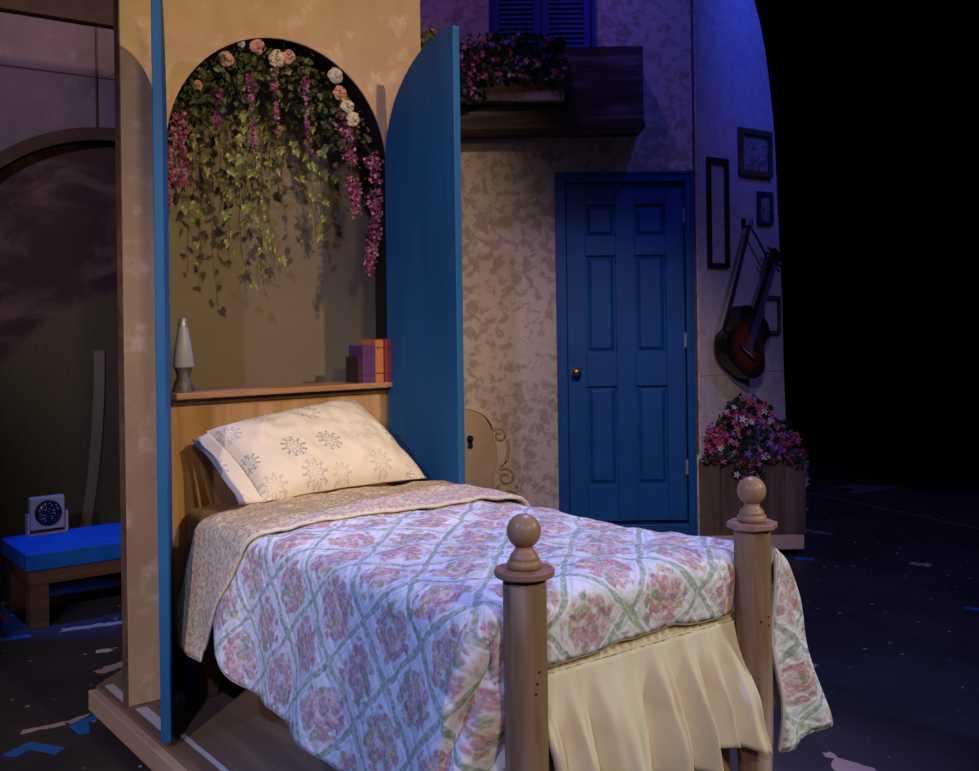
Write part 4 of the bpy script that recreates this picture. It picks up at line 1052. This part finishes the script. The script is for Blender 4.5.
# ================================================================== BENCH AND LEFT CORNER
BT0, BT1 = -1.64, -2.16
Bn = T('bench', AL, (.6, -1.9, 0), 'low wooden bench behind the alcove wall, topped by a bright blue pad', 'bench')
m = M(); m.box(.06, 1.4, BT1, BT0, .275, .36); m.part('seat_pad', 'bench_blue', Bn, bevel=.006)
m = M(); m.box(.075, 1.39, BT0-.045, BT0-.012, .205, .275); m.part('apron', 'bench_wood', Bn, bevel=.003)
m = M(); m.box(.075, 1.39, BT1+.012, BT1+.045, .205, .275); m.part('apron', 'bench_wood', Bn, bevel=.003)
m = M(); m.box(.075, .108, BT1+.045, BT0-.045, .205, .275); m.part('apron', 'bench_wood', Bn, bevel=.003)
for a in (.080, 1.30):
    for t in (BT0-.10, BT1+.02):
        m = M(); m.box(a, a+.085, t, t+.085, 0, .205); m.part('leg', 'bench_wood', Bn, bevel=.003)
Fx = T('stage_lamp', AL, (.27, -2.08, .36), 'small square stage lamp with a round dark lens on the blue bench', 'lamp')
fxc = (.275, -2.09)
m = M(); m.box(fxc[0]-.085, fxc[0]+.085, fxc[1]-.05, fxc[1]+.0, .385, .555); hs = m.part('housing', 'fixture_metal', Fx, bevel=.006)
m = M(); m.tube([(fxc[0], fxc[1]-.002, .472), (fxc[0], fxc[1]+.012, .472)], .066, 28); m.part('lens_ring', 'iron', Fx, hs)
m = M(); m.tube([(fxc[0], fxc[1]+.010, .472), (fxc[0], fxc[1]+.016, .472), (fxc[0], fxc[1]+.020, .472)], [.058, .05, .02], 28); m.part('lens', 'lens_glass', Fx, hs)
for s_ in (-1, 1):
    m = M(); m.box(fxc[0]+s_*.095-.006, fxc[0]+s_*.095+.006, fxc[1]-.05, fxc[1], .361, .47); m.part('bracket', 'fixture_metal', Fx)
m = M(); m.box(fxc[0]-.10, fxc[0]+.10, fxc[1]-.05, fxc[1], .3605, .368); m.part('bracket', 'fixture_metal', Fx)
def smp_f(rnd, front): return (rnd.uniform(-.30, -.05), -1.60+rnd.uniform(-.06, .06)+(.03 if front else 0), .02+rnd.uniform(0, .24))
flowers('flower_clump', AL, (-.18, -1.6, 0), 'dim magenta flower clump on the floor at the end of the bench', 'flowers', smp_f, 26, 300, 31,
        lambda r, p: r.choices(['magenta', 'violet', 'red'], [2, 2, 1])[0], .9)

# ================================================================== TAPE AND SCRAPS ON THE FLOOR
def scrap(name, poly, mat, lab, cat='tape', jag=.0, seed=0):
    rnd = random.Random(seed); out = []
    for i in range(len(poly)):
        p, q = Vector(poly[i]), Vector(poly[(i+1) % len(poly)])
        n = max(1, int((q-p).length/.02)) if jag else 1
        for k in range(n):
            c = p.lerp(q, k/n); out.append((c.x+rnd.uniform(-jag, jag), c.y+rnd.uniform(-jag, jag)))
    cx = sum(p[0] for p in out)/len(out); cy = sum(p[1] for p in out)/len(out)
    m = M(); m.slab([(x, -y) for x, y in out], .0005, .0018); m.thing(name, mat, FL, (cx, -cy, .0005), lab, cat, 'tape and scraps on the stage floor')
def bar(p, q, wd):
    p, q = Vector(p), Vector(q); d = (q-p).normalized(); n = Vector((-d.y, d.x))*wd/2
    return [tuple(p+n), tuple(q+n), tuple(q-n), tuple(p-n)]
scrap('floor_tape', [(-1.665, 3.475), (-1.62, 3.585), (-1.475, 3.53), (-1.485, 3.475), (-1.59, 3.52), (-1.61, 3.46)], 'tape_blue', 'blue chevron of tape on the floor at the lower left')
scrap('floor_tape', [(-1.54, 3.72), (-1.50, 3.83), (-1.455, 3.82), (-1.455, 3.775), (-1.485, 3.765), (-1.44, 3.66), (-1.475, 3.645)], 'tape_blue', 'blue L of tape beside the platform corner')
scrap('floor_tape', [(-2.40, 4.70), (-2.18, 4.835), (-2.15, 4.79), (-2.30, 4.72), (-2.36, 4.66)], 'tape_blue', 'blue strip of tape on the floor before the bench')
scrap('paint_scrap', bar((-2.05, 4.89), (-1.80, 5.01), .05), 'tape_tan', 'long pinkish torn strip on the floor before the bench', 'scrap', .012, 1)
scrap('paint_scrap', bar((-1.69, 3.67), (-1.57, 3.745), .03), 'tape_tan', 'pinkish torn strip on the floor above the blue chevron', 'scrap', .007, 2)
scrap('paint_scrap', bar((-1.64, 4.29), (-1.58, 4.42), .06), 'tape_tan', 'pinkish torn scrap on the floor beside the pillar', 'scrap', .010, 3)
scrap('paint_scrap', bar((-1.555, 3.755), (-1.50, 3.83), .03), 'tape_tan', 'small pinkish scrap stuck beside the blue L of tape', 'scrap', .006, 4)
scrap('paint_scrap', bar((-1.765, 4.56), (-1.705, 4.59), .035), 'tape_white', 'small white scrap on the floor left of the pillar', 'scrap', .008, 5)
scrap('paint_scrap', [(1.075, 3.40), (1.115, 3.41), (1.12, 3.36), (1.20, 3.29), (1.20, 3.24), (1.09, 3.24), (1.07, 3.31), (1.10, 3.35)], 'tape_tan', 'large pinkish torn scrap on the floor right of the quilt corner', 'scrap', .010, 6)
scrap('paint_scrap', bar((1.285, 4.23), (1.335, 4.28), .05), 'tape_tan', 'small pinkish torn scrap on the floor beside the hanging quilt', 'scrap', .012, 7)
scrap('paint_scrap', bar((2.43, 5.97), (2.52, 5.91), .06), 'tape_tan', 'pale torn scrap alone on the dark floor at the right', 'scrap', .014, 8)
scrap('floor_line', bar((2.53, 8.47), (3.75, 5.85), .022), 'tape_line', 'long faint white line across the dark floor at the right', 'line', .004, 9)
scrap('paint_scrap', [(2.84, 8.66), (3.1, 8.76), (3.40, 8.64), (3.28, 8.5), (3.04, 8.40), (2.95, 8.30), (2.90, 8.36), (2.99, 8.53)], 'tape_line', 'dim purple paint patch on the far floor at the right', 'scrap', .02, 10)
scrap('floor_tape', bar((2.06, 6.97), (2.24, 6.78), .06), 'tape_line', 'pale grey strip of tape behind the planter platform', 'tape', .004, 11)
scrap('floor_tape', bar((2.32, 5.06), (2.39, 5.0), .05), 'tape_blue', 'small blue tape scrap at the right edge of the picture')
scrap('floor_tape', bar((1.80, 6.135), (1.90, 6.10), .06), 'tape_blue', 'small blue tape scrap under the corner of the planter platform')
